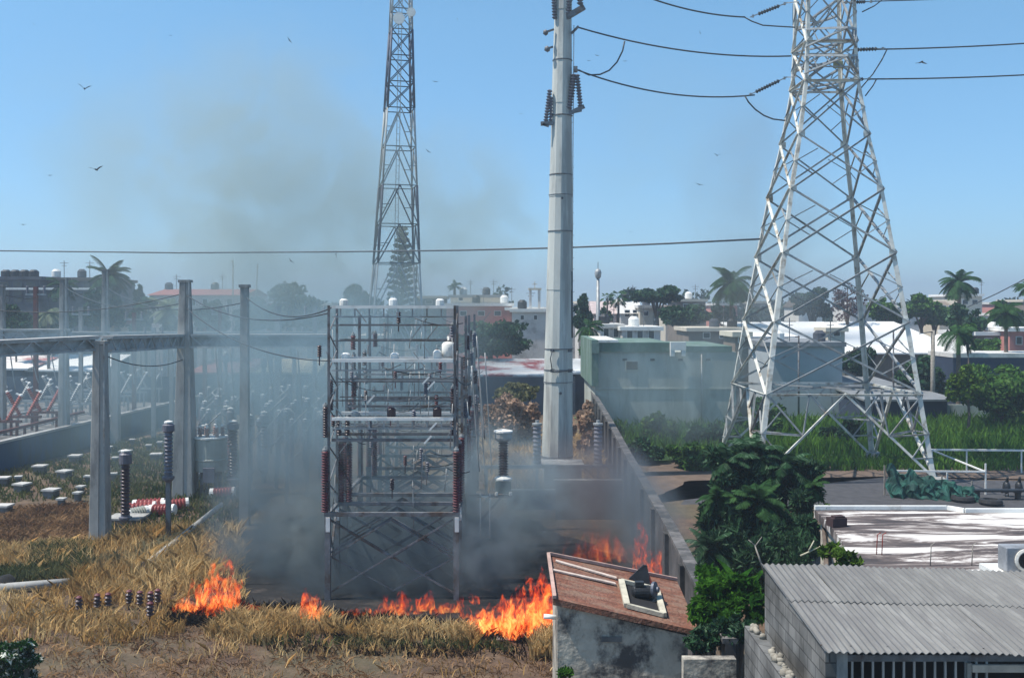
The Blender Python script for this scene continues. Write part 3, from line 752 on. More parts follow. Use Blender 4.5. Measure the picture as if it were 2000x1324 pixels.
# ------------------------------------------------------------------ concrete gantry posts and beams on the left
def gantry_post(px, pyb, pyt, Y, w0, w1, label, z0=None):
    b0 = P(px, pyb, Y) if z0 is None else Vector((P(px, 0, Y).x, Y, z0)); zt = P(px, pyt, Y).z
    t = thing('gantry_post', label, 'post', b0, 'concrete posts of the switchyard')
    m_ = MB(); z1 = zt
    a, b = w0 / 2, w1 / 2
    def ring(h, z): return [(b0.x - h, Y - h, z), (b0.x + h, Y - h, z), (b0.x + h, Y + h, z), (b0.x - h, Y + h, z)]
    vs = ring(a, -.05 if b0.z < .3 else b0.z) + ring(b, z1)
    m_.add(vs, [(3, 2, 1, 0), (4, 5, 6, 7), (0, 1, 5, 4), (1, 2, 6, 5), (2, 3, 7, 6), (3, 0, 4, 7)])
    m_.build('shaft', concrete, t, bevel=.03 if w0 > .4 else 0)
    m_ = MB(); m_.mm(b0.x - b - .05, b0.x + b + .05, Y - b - .05, Y + b + .05, z1 + .003, z1 + .12); m_.build('head', concrete, t)
    if w0 > .5:
        m_ = MB(); m_.mm(b0.x + b + .0, b0.x + b + .05, Y - b - .06, Y - b - .01, .2, z1); m_.build('earth_strap', galv, t)
        # raised edge rib up the face
        m_ = MB(); m_.bar((b0.x - a * .1, Y - a - .01, .1), (b0.x - b * .1, Y - b - .01, z1), w1 * .42, .05, (0, 1, 0)); m_.build('rib', concrete, t)
    return t
pA = gantry_post(196, 1062, 672, 36.8, .62, .40, 'nearest grey concrete gantry post with its foot in the dry grass', 0)
pB = gantry_post(362, 970, 552, 46, .95, .42, 'tall stained concrete gantry post rising above the beams', 0)
gantry_post(125, 0, 547, 60, .55, .38, 'concrete gantry post behind the blue wall on the left', 0)
gantry_post(206, 0, 530, 68, .6, .34, 'far hazy gantry post just right of the nearest one', 0)
gantry_post(2, 0, 560, 60, .5, .38, 'concrete gantry post cut by the left edge of the view', 0)
gantry_post(226, 0, 655, 64, .5, .4, 'short far gantry post under the hazy beam', 0)
gantry_post(543, 0, 600, 66, .45, .36, 'faint post in the smoke left of the steel racks', 0)
gantry_post(478, 1030, 562, 40, .36, .28, 'slim tall concrete post standing in the smoke beside the left flames', 0)
pale_conc = mat('pale_limewashed_concrete', (.5, .52, .52), .9, 0, .15, 1.5, stain=(.3, .31, .3), stain_amt=.4)
def lattice_beam(p, q, h, wd, label, m=None):
    m = m or pale_conc
    p, q = Vector(p), Vector(q); t = thing('gantry_beam', label, 'beam', (p + q) / 2, 'beams carried by the gantry posts')
    d = (q - p); L = d.length; d.normalize(); s = Vector((d.y, -d.x, 0)) * wd / 2
    for sz in (0, -h):
        for k in (-1, 1):
            m_ = MB(); m_.bar(p + s * k + Vector((0, 0, sz)), q + s * k + Vector((0, 0, sz)), .09, .08); m_.build('chord', m, t)
    m_ = MB(); n_ = int(L / .55)
    for i in range(n_):
        a = p + d * L * i / n_; b = p + d * L * (i + 1) / n_
        for k in (-1, 1):
            m_.bar(a + s * k - Vector((0, 0, h if i % 2 else 0)), b + s * k - Vector((0, 0, 0 if i % 2 else h)), .04)
        m_.bar(a + s, a - s, .04)
    m_.build('lacing', m, t)
    m_ = MB(); m_.bar(p - Vector((0, 0, h / 2)), q - Vector((0, 0, h / 2)), .04, h - .1); m_.build('web', m, t)
    m_ = MB(); m_.bar(p + Vector((0, 0, .06)), q + Vector((0, 0, .06)), wd + .16, .05); m_.build('sunlit_strip', mat('pale_sunlit_concrete', (.5, .48, .45), .9), t)  # pale strip added for the beam's sunlit top, light put into its colour
    return t
lattice_beam(P(-60, 672, 32), P(185, 660, 36.8), .42, .35, 'near gantry beam with sunlit top, ending on the nearest post')
lattice_beam(P(208, 660, 37), P(352, 656, 45.8), .5, .35, 'gantry beam between the nearest and the tall stained post')
lattice_beam(P(375, 656, 46), P(640, 656, 46), .5, .35, 'hazy gantry beam running into the smoke towards the racks')
lattice_beam(P(-40, 645, 60), P(140, 645, 60), .55, .35, 'far gantry beam above the red disconnectors')
lattice_beam(P(140, 650, 68), P(640, 650, 68), .6, .35, 'faint far gantry beam crossing the hazy yard')
for i, (x0, y0, x1, y1, Y) in enumerate(((20, 690, 30, 760, 60), (60, 688, 75, 748, 62), (100, 688, 110, 745, 65), (230, 680, 236, 760, 66), (255, 680, 262, 750, 66), (310, 680, 318, 765, 64), (340, 682, 345, 750, 62), (420, 675, 430, 780, 52), (450, 675, 458, 800, 52), (520, 675, 535, 780, 52), (580, 670, 590, 790, 50), (610, 668, 618, 760, 50))):
    wire('drop_wire', sag(P(x0, y0, Y), P(x1, y1, Y), .08, 6), .035, 'thin drop wire hanging from a gantry beam, number of twelve from the left'.replace('number of twelve', ['first','second','third','fourth','fifth','sixth','seventh','eighth','ninth','tenth','eleventh','last'][i] + ' of twelve'), 'wire', 'drop wires under the gantry beams', galv)

for i, (x0, y0, Y0, x1, y1, Y1, sg) in enumerate(((-60, 600, 45, 362, 572, 46, .5), (362, 575, 46, 640, 612, 32, .6), (196, 690, 36.8, 362, 700, 46, .4), (125, 560, 60, 362, 590, 46, .7), (362, 600, 46, 655, 705, 31, .6), (206, 560, 68, 480, 590, 40, .8), (480, 580, 40, 650, 600, 31, .5), (2, 575, 60, 206, 555, 68, .6))):
    wire('conductor', sag(P(x0, y0, Y0), P(x1, y1, Y1), sg), .022, ['long sagging wire from the left edge to the tall stained post', 'sagging wire from the tall stained post to the rack top', 'short sagging wire under the beam between the two big posts', 'sagging wire from the far left post to the tall stained post', 'sagging wire from the tall stained post to the second rack tier', 'sagging wire from the far hazy post to the slim post', 'sagging wire from the slim post to the rack top', 'sagging wire between the two far left posts'][i], 'wire', 'sagging wires over the left yard')
# ------------------------------------------------------------------ V shaped disconnectors behind the retaining wall
rust_dark = mat('dark_rusty_steel', (.13, .035, .03), .7, .1, .4, 3)
def vswitch(Y, X, red):
    m = rust_dark if red else galv
    t = thing('disconnector', '', 'switch', (X, Y, 1.0), 'V shaped disconnect switches on the raised platform')
    m_ = MB(); m_.box((X, Y, 2.1), (2.0, .22, .14)); m_.build('base_channel', m, t)
    for sx in (-1, 1):
        m_ = MB(); m_.box((X + sx * .75, Y, 1.515), (.12, .12, 1.03)); m_.build('leg', m, t)
        p = Vector((X + sx * .22, Y, 2.175)); q = Vector((X + sx * .98, Y, 3.55)); d = (q - p)
        i_ = MB(); i_.sheds(p, d.length, .13, 12, d, 10, .6); o = i_.build('insulator', rust_red if red else galv, t)
        m_ = MB(); m_.bar(q, q + Vector((-sx * .28, 0, .12)), .08); m_.blob(q, .11, 1, 0); m_.build('contact', white_paint, o)
    return t
vs_ = [(57.4, 1), (59.8, 1), (62.4, 1), (65.2, 0), (68.0, 0), (71.0, 0), (74.0, 0), (77.2, 0), (80.5, 0)]
ordn = ['first', 'second', 'third', 'fourth', 'fifth', 'sixth', 'seventh', 'eighth', 'ninth']
for i, (Y, red) in enumerate(vs_):
    t = vswitch(Y, -28.5, red)
    t['label'] = ('red' if red else 'grey') + f' V shaped disconnector, {ordn[i]} from the left edge in the front row'
for i in range(7):
    t = vswitch(60.5 + i * 3.1, -32.4, i == 0)
    t['label'] = ('red' if i == 0 else 'grey') + f' V shaped disconnector, {ordn[i]} from the left in the rear row'
# long rails carrying them
for k, (x, z, mm_, lb) in enumerate(((-27.6, 1.75, rust_dark, 'rusty red rail in front of the red disconnectors'), (-30.4, 1.9, galv, 'pale steel rail between the two disconnector rows'))):
    t = thing('support_rail', lb, 'rail', (x, 56, 1.0))
    m_ = MB(); m_.bar((x, 52, z), (x, 66 if k == 0 else 82, z), .14, .16); m_.build('rail', mm_, t)
    for y in (53, 58, 63):
        m_ = MB(); m_.mm(x - .06, x + .06, y - .06, y + .06, 1.0, z - .085); m_.build('leg', mm_, t)
# sloping struts between (pale lines)
# ------------------------------------------------------------------ concrete stubs in the yard
stub_px = [(147, 888), (78, 908), (126, 918), (43, 943), (100, 954), (172, 928), (7, 985), (213, 871), (5, 931), (36, 929), (152, 960), (158, 948), (245, 879), (225, 892),
           (305, 885), (222, 923), (312, 862), (258, 857), (290, 868), (205, 905), (120, 972)]
sizes = []
tmpl = {}
for i, (px, py) in enumerate(stub_px):
    z = .42; g = G(px, py, z)
    big = px in (147, 78, 126, 43, 7, 5, 100, 245, 305)
    key = 'big' if big else 'small'
    if key not in tmpl:
        wd = .62 if big else .34
        t = thing('concrete_stub', '', 'foundation block', (g.x, g.y, 0), 'concrete foundation stubs in the weedy yard')
        m_ = MB(); m_.mm(g.x - wd / 2 + .06, g.x + wd / 2 - .06, g.y - wd / 2 + .06, g.y + wd / 2 - .06, 0, .34); m_.build('block', conc_dark, t)  # dark block colour stands in for the shadow below the pale top
        m_ = MB(); m_.mm(g.x - wd / 2, g.x + wd / 2, g.y - wd / 2, g.y + wd / 2, .342, .42); m_.build('cap_slab', mat('pale_sunlit_concrete', (.5, .48, .45), .9), t)
        tmpl[key] = t
    else:
        t = dup(tmpl[key], (g.x, g.y, 0), random.uniform(-.3, .3))
    near = 'by the foot of the nearest gantry post' if 160 < px < 235 else 'in the weeds left of the nearest gantry post' if px < 160 else 'in the weeds right of the nearest gantry post'
    near = 'left of the nearest gantry post' if px < 196 else 'right of the nearest gantry post'
    same = sorted(p for p in stub_px if (p[0] < 196) == (px < 196))
    words = ['first', 'second', 'third', 'fourth', 'fifth', 'sixth', 'seventh', 'eighth', 'ninth', 'tenth', 'eleventh', 'twelfth', 'thirteenth']
    t['label'] = ('wide' if big else 'small') + ' pale topped concrete stub, ' + words[same.index((px, py))] + ' of those ' + near
# ------------------------------------------------------------------ apparatus between the posts
def column_ct(px, pyb, pys0, pys1, pyt, Y, r, label, name='current_transformer', m=porcelain_dark):
    g = P(px, pyb, Y); x = g.x
    t = thing(name, label, 'transformer', (x, Y, 0), 'post type apparatus in the left yard')
    z0, z1, z2 = P(0, pys0, Y).z, P(0, pys1, Y).z, P(0, pyt, Y).z
    if z0 > .4:
        m_ = MB(); m_.mm(x - r * .45, x + r * .45, Y - r * .45, Y + r * .45, 0, z0 - .3); m_.build('stand', steel_dark, t)
        m_ = MB(); m_.lathe((x, Y, z0 - .298), [(r * .6, 0), (r * 1.25, .12), (r * 1.3, .2), (r * .9, .22), (r * .9, .296)], 12); m_.build('flange', grey_ins, t)
    m_ = MB(); m_.sheds((x, Y, z0), z1 - z0, r, max(7, int((z1 - z0) / .13)), (0, 0, 1), 14, .72); m_.build('insulator', m, t)
    m_ = MB(); m_.lathe((x, Y, z1 + .002), [(r * .8, 0), (r * 1.25, .06), (r * 1.25, (z2 - z1) * .8), (r * .6, z2 - z1)], 14); m_.build('head', grey_ins, t)
    m_ = MB(); m_.lathe((x, Y, z2 + .004), [(r * .9, 0), (r * .9, .05), (r * .2, .09)], 12); m_.build('lid', white_paint, t)
    return t
column_ct(245, 1022, 1004, 908, 882, 39.5, .19, 'dark red ribbed column standing in the grass right of the nearest post')
column_ct(329, 1060, 925, 845, 826, 37.0, .17, 'tall ribbed column on a thin stand in the dry grass', m=grey_ins)
column_ct(455, 965, 930, 840, 824, 46.0, .22, 'hazy ribbed column right of the grey tank in the smoke')
column_ct(486, 960, 915, 830, 812, 47.5, .2, 'hazy ribbed column close to the left smoke edge', m=grey_ins)
for i, (px, py, Y, lb) in enumerate(((425, 775, 58, 'thin hazy switch column behind the grey tank'), (522, 790, 56, 'leftmost thin hazy switch column in the smoke'), (560, 800, 54, 'middle thin hazy switch column in the smoke'),
                                    (600, 780, 57, 'thin hazy switch column nearest to the racks'), (440, 690, 66, 'faint tall switch column far back in the smoke'), (515, 700, 68, 'faint far switch column below the hazy beam'))):
    column_ct(px, 900, py + 75, py + 18, py, Y, .17, lb, 'switch_column', grey_ins)
protos = [column_ct(400, 900, 860, 800, 785, 60, .16, 'hazy ribbed column with slanting arm right beside the grey tank', 'switch_column', grey_ins),
          column_ct(392, 900, 855, 790, 770, 63, .14, 'hazy thin dark ribbed column just left of the grey tank', 'switch_column', porcelain)]
m_ = MB(); q0 = P(400, 790, 60); m_.tube([q0, q0 + Vector((1.0, .1, .9))], .035, 6); m_.build('arm', galv, protos[0])
spots = []
for r_, (Yr, n_) in enumerate(((50, 5), (54, 7), (59, 8), (64, 9), (70, 9))):
    for k in range(n_):
        px = 385 + (645 - 385) * (k + .5 + random.uniform(-.3, .3)) / n_
        spots.append(((px - 1000) / 2000 * Yr, Yr + random.uniform(-1, 1), ordn[k], ['nearest', 'second nearest', 'middle', 'second farthest', 'farthest'][r_]))
for i, (x, y, on_, rw_) in enumerate(spots):
    dup(protos[i % 2], (x, y, 0), random.choice([0, math.pi, .3, -.3]), f"{['hazy ribbed column with slanting arm', 'hazy thin dark ribbed column'][i % 2]}, {on_} from the left in the {rw_} row", scale=random.uniform(.85, 1.15))
for px, yt, Y, lb in ((70, 560, 66, 'thin steel post second from the left edge behind the disconnectors'), (158, 600, 72, 'thin steel post behind the nearest gantry post'), (262, 610, 72, 'thin steel post between the two big gantry posts'), (300, 640, 66, 'short thin steel post left of the tall stained post'), (335, 650, 70, 'short thin steel post touching the tall stained post'), (400, 640, 70, 'thin hazy steel post right of the tall stained post'), (430, 600, 74, 'taller thin hazy steel post in the smoke'), (530, 650, 72, 'thin hazy steel post near the slim concrete post'), (575, 640, 68, 'thin hazy steel post left of the racks'), (615, 600, 60, 'thin hazy steel post touching the rack edge')):
    p = P(px, yt, Y); t = thing('steel_post', lb, 'post', (p.x, Y, 0), 'thin steel posts in the left yard')
    m_ = MB(); m_.mm(p.x - .12, p.x + .12, Y - .12, Y + .12, 0, p.z); m_.build('shaft', [galv, rust_dark, concrete][px % 3], t)
    m_ = MB(); m_.box((p.x, Y, p.z - .5), (1.3, .1, .1)); m_.build('cross_bar', galv, t)
    for dx in (-.55, .55):
        m_ = MB(); m_.sheds((p.x + dx, Y, p.z - .44), .5, .1, 5, n=8); m_.build('insulator', grey_ins, t)
# slanting switch arms in the smoke
for i, (x0, y0, x1, y1, Y) in enumerate(((490, 870, 515, 835, 50), (540, 860, 600, 800, 48), (600, 838, 640, 790, 46), (560, 905, 590, 880, 44), (520, 840, 560, 790, 52), (388, 830, 402, 808, 50))):
    t = thing('isolator', f'pale slanting switch arm in the smoke, {ordn[i]} of six', 'switch', P(x0, y0, Y), 'slanting switch arms in the smoke')
    p, q = P(x0, y0, Y), P(x1, y1, Y)
    m_ = MB(); m_.tube([p, q], .035, 6); m_.build('arm', galv, t)
    m_ = MB(); m_.sheds(Vector((p.x, p.y, p.z - .8)), .79, .11, 6); m_.build('insulator', grey_ins, t)
    m_ = MB(); m_.mm(p.x - .07, p.x + .07, p.y - .07, p.y + .07, 0, p.z - .81); m_.build('stand', steel_dark, t)
# grey tank transformer
p0 = P(412, 965, 46.4); TXx = p0.x
t = thing('oil_transformer', 'pale grey cylindrical tank with bushings beside the tall stained post', 'transformer', (TXx, 46.4, 0))
tank_m = mat('pale_grey_enamel', (.36, .37, .33), .6, 0, .15, 2, stain=(.2, .17, .13), stain_amt=.3)
zt = P(0, 855, 46.4).z
m_ = MB(); m_.lathe((TXx, 46.4, 1.1), [(.66, 0), (.7, .03), (.7, .5), (.74, .52), (.74, .56), (.7, .58), (.7, zt - 1.14), (.66, zt - 1.1)], 24, smooth=False); m_.build('tank', tank_m, t)
m_ = MB(); m_.lathe((TXx, 46.4, zt + .003), [(.76, 0), (.76, .07), (.2, .1)], 24); m_.build('lid', white_paint, t)
for dx, dy in ((-.4, -.25), (-.05, -.4), (.35, -.3), (.1, .3), (-.3, .3), (.5, .1)):
    m_ = MB(); m_.sheds((TXx + dx, 46.4 + dy, zt + .07), .42, .11, 5); o = m_.build('bushing', mat('pinkish_porcelain', (.35, .2, .17), .5), t)
    m_ = MB(); m_.lathe((TXx + dx, 46.4 + dy, zt + .49), [(.06, 0), (.07, .08), (.02, .12)], 8); m_.build('terminal', white_paint, o)
m_ = MB()
for a in range(4):
    m_.mm(TXx + .45 * math.cos(a * 1.571 + .78) - .06, TXx + .45 * math.cos(a * 1.571 + .78) + .06, 46.4 + .45 * math.sin(a * 1.571 + .78) - .06, 46.4 + .45 * math.sin(a * 1.571 + .78) + .06, 0, 1.098)
m_.build('stand', steel_dark, t)
m_ = MB(); m_.mm(TXx - .1, TXx + .4, 45.5, 45.69, .7, 1.35); m_.build('control_box', grey_ins, t)
# red and white bushings thrown on the ground
k = 0
for px, py, L, a, red in ((275, 992, .95, .3, 1), (292, 985, 1.0, .1, 1), (318, 996, .8, -.2, 1), (343, 985, .8, .5, 1), (268, 1002, .6, 1.0, 0), (436, 962, .8, .1, 1)):
    g = G(px, py, .25); d = Vector((math.cos(a), math.sin(a) * .6, .05)).normalized()
    t = thing('fallen_bushing', ['red bushing with white end lying leftmost in the heap', 'red bushing lying highest in the heap', 'red bushing lying in front of the thin column', 'red bushing lying rightmost in the heap', 'stubby pale bushing at the near end of the heap', 'red bushing lying apart under the hazy ribbed column'][k], 'insulator', (g.x, g.y, 0), 'red and white bushings dumped on the ground')
    m_ = MB(); m_.sheds(Vector((g.x, g.y, .27)) - d * L / 2, L, .25, 6, d, 14, .75); m_.build('sheds', mat('faded_red_porcelain', (.33, .07, .065), .5) if red else tank_m, t)
    m_ = MB(); m_.lathe(Vector((g.x, g.y, .27)) - d * (L / 2 + .2), [(.1, 0), (.22, .03), (.22, .198)], 12, d); m_.build('end_cap', white_paint, t)
    m_ = MB(); m_.lathe(Vector((g.x, g.y, .27)) + d * (L / 2 + .002), [(.22, 0), (.22, .12), (.08, .15)], 12, d); m_.build('end_cap', white_paint, t)
    k += 1
g = G(243, 1030)
t = thing('cable_trench_lid', 'pale slab box at the foot of the dark red column', 'foundation block', (g.x, g.y, 0))
m_ = MB(); m_.mm(g.x - .65, g.x + .6, g.y - .1, g.y + .9, 0, .3); m_.build('block', conc_dark, t)
m_ = MB(); m_.mm(g.x - .7, g.x + .65, g.y - .15, g.y + .95, .302, .37); m_.build('slab', concrete, t)
# small brown insulators left standing in the straw
k = 0
for px, py in ((154, 1203), (190, 1198), (211, 1196), (252, 1190), (273, 1192), (294, 1193), (308, 1188), (293, 1215)):
    g = G(px, py)
    t = thing('pin_insulator', f'small brown insulator standing in the straw, {ordn[k] if k < 7 else "lowest"} from the left', 'insulator', (g.x, g.y, 0), 'small brown insulators left in the straw')
    if k == 7: t['label'] = 'small brown insulator lying nearest to the camera in the straw'
    m_ = MB(); m_.sheds((g.x, g.y, .18), .3, .11, 3, n=12); m_.build('sheds', porcelain_dark, t)
    m_ = MB(); m_.lathe((g.x, g.y, 0), [(.03, 0), (.03, .178)], 8); m_.build('pin', porcelain_dark, t)
    m_ = MB(); m_.lathe((g.x, g.y, .482), [(.07, 0), (.09, .04), (.03, .08)], 10); m_.build('cap', porcelain, t)
    k += 1
# fallen poles
t = thing('fallen_post', 'broken concrete pole leaning in the dry grass left of the flames', 'post', G(290, 1112))
a, b = G(290, 1112) + Vector((0, 0, .18)), P(432, 985, 41.0)
a = Vector((a.x, a.y, .2)); d = (b - a).normalized()
m_ = MB(); m_.tube([a, b], [.12, .095], 10, smooth=True); m_.build('shaft', concrete, t)
m_ = MB(); m_.tube([a - d * .35, a - d * .002], [.17, .13], 8, smooth=False); m_.build('broken_end', conc_dark, t)
t = thing('fallen_pole', 'grey concrete pole lying flat at the left edge of the grass', 'post', G(70, 1158))
a, b = G(-30, 1162) + Vector((0, 0, .17)), G(152, 1146) + Vector((0, 0, .17))
m_ = MB(); m_.tube([a, b], [.14, .12], 10); m_.build('shaft', concrete, t)
m_ = MB(); m_.blob(G(14, 1152) + Vector((0, -.1, .2)), .3, 2, .25); m_.build('clod', char, t)
m_ = MB(); g = G(988, 1250); 
t = thing('concrete_slab', 'small pale broken slab on the soil in front of the biggest flames', 'slab', G(982, 1248))
g = G(982, 1250); m_.box((g.x, g.y, .03), (.6, .3, .06), .15); m_.build('slab', conc_dark, t)

# ------------------------------------------------------------------ small hut with red roof
hut = thing('brick_hut', 'small hut with stained walls and faded red sloping roof', 'hut', (2.2, 21.5, 0))
FL, FR, BL, BR = P(1080, 1168, 20), P(1366, 1232, 20.0), P(1071, 1083, 22.4), P(1322, 1133, 22.9)
hut_wall = mat('stained_peeling_plaster', (.50, .45, .37), .95, 0, .25, 2.2, streak=(1, 1, .8), stain=(.085, .075, .07), stain_amt=.44, stain_scale=1.1, bump=.5)
m_ = MB(); ins_ = .09
wl = [(FL.x + ins_, FL.y + ins_), (FR.x - ins_ - .12, FR.y + ins_), (BR.x - ins_, BR.y - ins_), (BL.x + ins_, BL.y - ins_)]
m_.prism(wl, 0, [FL.z - .16, FR.z - .12, BR.z - .15, BL.z - .16]); m_.build('wall', hut_wall, hut)
red_roof = mat('faded_red_oxide_roof', (.19, .075, .045), .9, 0, .55, 3.5, stain=(.24, .14, .095), stain_amt=.44, stain_scale=1.6, bump=.9, streak=(.7, 2.2, 1))
m_ = MB(); m_.prism([FL[:2], FR[:2], BR[:2], BL[:2]], [FL.z - .13, FR.z - .1, BR.z - .13, BL.z - .13], [FL.z, FR.z, BR.z, BL.z]); m_.build('roof', red_roof, hut)
# raised mortar edges
for nm, p, q in (('back_edge', BL, BR), ('left_edge', FL, BL)):
    m_ = MB(); m_.bar(p + Vector((.03, -.03, .035)), q + Vector((0, -.03, .035)), .07, .06); m_.build(nm, mat('crumbling_pink_mortar', (.45, .3, .25), .95, 0, .3, 4), hut)
# raised white strip of peeled paint
def roofp(u, v, dz=0):
    return FL.lerp(FR, u).lerp(BL.lerp(BR, u), v) + Vector((0, 0, dz))
m_ = MB()
for (u0, v0, u1, v1) in ((.05, .86, .5, .74), (.02, .62, .48, .6)):
    m_.bar(roofp(u0, v0, .02), roofp(u1, v1, .02), .13, .03)
m_.build('mortar_strip', mat('pale_peeling_strip', (.6, .48, .4), .9, 0, .3, 5), hut)
# wooden hatch frame and pump motor
for u0, v0, u1, v1 in ((.52, .14, .53, .66), (.77, .11, .79, .64)):
    m_ = MB(); m_.bar(roofp(u0, v0, .05), roofp(u1, v1, .05), .12, .09); m_.build('hatch_frame', mat('pale_yellowed_wood', (.5, .46, .36), .85, 0, .25, 5), hut)
for u0, v0, u1, v1 in ((.52, .14, .77, .11), (.53, .66, .79, .64)):
    m_ = MB(); m_.bar(roofp(u0, v0, .055), roofp(u1, v1, .055), .1, .08); m_.build('hatch_frame', mat('pale_yellowed_wood', (.5, .46, .36)), hut)
m_ = MB(); q = [roofp(.53, .17, .012), roofp(.77, .14, .012), roofp(.79, .63, .012), roofp(.54, .65, .012)]; m_.add(q, [(0, 1, 2, 3)]); m_.build('hatch_shade_sheet', dark_void, hut)  # near-black sheet laid on the roof as painted shade inside the hatch
for u, wd, hh in ((.22, .75, .12),):
    p = FL.lerp(FR, u + .12); m_ = MB(); m_.mm(p.x - .02, p.x + .38, wl[0][1] - .03, wl[0][1] - .004, 1.95, 2.05); m_.build('lintel', conc_dark, hut)
c = roofp(.69, .42, .2)
pm = thing('pump_motor', 'black electric pump motor sitting in the roof hatch of the hut', 'motor', roofp(.69, .42, .03))
black = mat('black_grease_metal', (.03, .032, .036), .5, .4, .3, 5)
m_ = MB(); m_.lathe(c + Vector((-.3, 0, -.06)), [(.07, 0), (.14, .03), (.14, .36), (.1, .42)], 16, (1, .1, 0)); m_.build('body', black, pm, bevel=.01)
m_ = MB(); m_.lathe(c + Vector((.12, .0, .0)), [(.14, 0), (.16, .02), (.16, .07), (.06, .09), (.06, .14)], 18, (.9, -.45, .1)); m_.build('fan_cover', mat('dark_blue_grey', (.1, .11, .14), .5, .3), pm)
m_ = MB(); m_.box(c + Vector((-.05, 0, -.25)), (.6, .24, .06)); m_.build('base_plate', black, pm)
m_ = MB(); m_.box(c + Vector((-.15, 0, .12)), (.18, .14, .09)); m_.build('terminal_box', black, pm)
pl = thing('metal_fin', 'dark pointed sheet metal piece sticking up behind the hut hatch', 'metal piece', roofp(.68, .86, 0))
a = roofp(.60, .8, .0); b = roofp(.76, .76, .0); tp = P(1257, 1103, 22.2); tp2 = P(1264, 1104, 22.2)
m_ = MB(); m_.add([a, b, tp2, tp, a + Vector((0, .05, 0)), b + Vector((0, .05, 0)), tp2 + Vector((0, .05, 0)), tp + Vector((0, .05, 0))], [(0, 1, 2, 3), (7, 6, 5, 4), (0, 4, 5, 1), (1, 5, 6, 2), (2, 6, 7, 3), (3, 7, 4, 0)]); m_.build('sheet', black, pl)
m_ = MB(); m_.bar(b + Vector((.04, .02, 0)), tp2 + Vector((-.02, .02, -.08)), .03); m_.build('stay', rust_red, pl)
dp = thing('drain_spout', 'white plastic spout poking out of the left wall of the hut', 'pipe', P(1070, 1203, 20.3))
m_ = MB(); m_.tube([P(1062, 1203, 20.3), P(1086, 1205, 20.3)], .05, 8); m_.build('pipe', white_paint, dp)

# ------------------------------------------------------------------ block shed with corrugated roof
shed = thing('block_shed', 'grey block shed with corrugated metal roof at the right front', 'shed', (6.5, 15.8, 0))
corr = mat('corrugated_fibre_sheet', (.2, .195, .185), .8, .05, .3, 1.6, stain=(.16, .155, .15), stain_amt=.45, stain_scale=1.3, streak=(3, .4, 1), bump=.2, island=.09)
x0, x1_, yF, yB = 4.27, 8.42, 14.0, 17.55
zF, zB = CAM_H - 671 / 2000 * 14.0, CAM_H - 504 / 2000 * 17.5
m_ = MB(); SW = .86; rows = ((yF, yF + 1.95, 0.0), (yF + 1.82, yB, .014))
def roofz(x, y): return zF + (zB - zF) * (y - yF) / (yB - yF) - (.018 + .011 * (y - yF) / (yB - yF)) * (x - x0)
for ri, (ya, yb, lift) in enumerate(rows):
    for j in range(7):
        xa = x0 + j * SW - (.04 if j else 0); xb3 = x0 + (j + 1) * SW + .04; NN = 76; vs = []; fs = []
        ja, jb, lz = random.uniform(-.035, .035), random.uniform(-.03, .03), lift + .007 * (j % 2) + random.uniform(0, .004)
        warp = random.uniform(-.012, .02)
        for i in range(NN + 1):
            x = xa + (xb3 - xa) * i / NN; dz = .015 * math.cos(2 * math.pi * (x - x0) / .102) + lz
            for y, k in ((ya + (ja if ri == 0 else 0), 0), ((ya + yb) / 2, 1), (yb + (jb if ri else 0), 0)):
                z = roofz(x, y) + dz + warp * k + .006 * math.sin(x * 3 + y * 2)
                vs += [(x, y, z), (x, y, z - .009)]
        for i in range(NN):
            a = i * 6; b = a + 6
            for q in (0, 2): fs += [(a + q, b + q, b + q + 2, a + q + 2), (a + q + 1, a + q + 3, b + q + 3, b + q + 1)]
            fs += [(a, a + 1, b + 1, b), (a + 4, b + 4, b + 5, a + 5)]
        fs += [(0, 2, 3, 1), (2, 4, 5, 3)]
        m_.add(vs, fs, False)
m_.build('roof', corr, shed)
m_ = MB()
for y in (yF + .15, yF + 1.88, yB - .2):
    for k in range(38):
        x = x0 + .102 * (1.5 * k // 1); m_.lathe((x, y, roofz(x, y) + .012), [(.008, 0), (.016, .014), (.004, .02)], 6) if k % 3 == 0 else None
m_.build('roof_screws', steel_dark, shed, kind='stuff')
block = bpy.data.materials.new('grey_block_masonry'); block.use_nodes = True; t_ = block.node_tree; b_ = t_.nodes['Principled BSDF']
tcn = t_.nodes.new('ShaderNodeTexCoord'); bk = t_.nodes.new('ShaderNodeTexBrick'); mpn = t_.nodes.new('ShaderNodeMapping')
mpn.inputs['Rotation'].default_value = (R(90), 0, R(90)); sx = t_.nodes.new('ShaderNodeSeparateXYZ'); cb = t_.nodes.new('ShaderNodeCombineXYZ')
ad = t_.nodes.new('ShaderNodeMath'); ad.operation = 'ADD'
t_.links.new(tcn.outputs['Object'], sx.inputs[0]); t_.links.new(sx.outputs['X'], ad.inputs[0]); t_.links.new(sx.outputs['Y'], ad.inputs[1])
t_.links.new(ad.outputs[0], cb.inputs[0]); t_.links.new(sx.outputs['Z'], cb.inputs[1]); t_.links.new(cb.outputs[0], bk.inputs['Vector'])
bk.inputs['Scale'].default_value = 1; bk.inputs['Brick Width'].default_value = .4; bk.inputs['Row Height'].default_value = .2; bk.inputs['Mortar Size'].default_value = .012
bk.inputs['Color1'].default_value = (.24, .235, .225, 1); bk.inputs['Color2'].default_value = (.15, .15, .145, 1); bk.inputs['Mortar'].default_value = (.09, .088, .085, 1)
nz_ = t_.nodes.new('ShaderNodeTexNoise'); nz_.inputs['Scale'].default_value = 1.7; nz_.inputs['Detail'].default_value = 7
t_.links.new(tcn.outputs['Object'], nz_.inputs['Vector'])
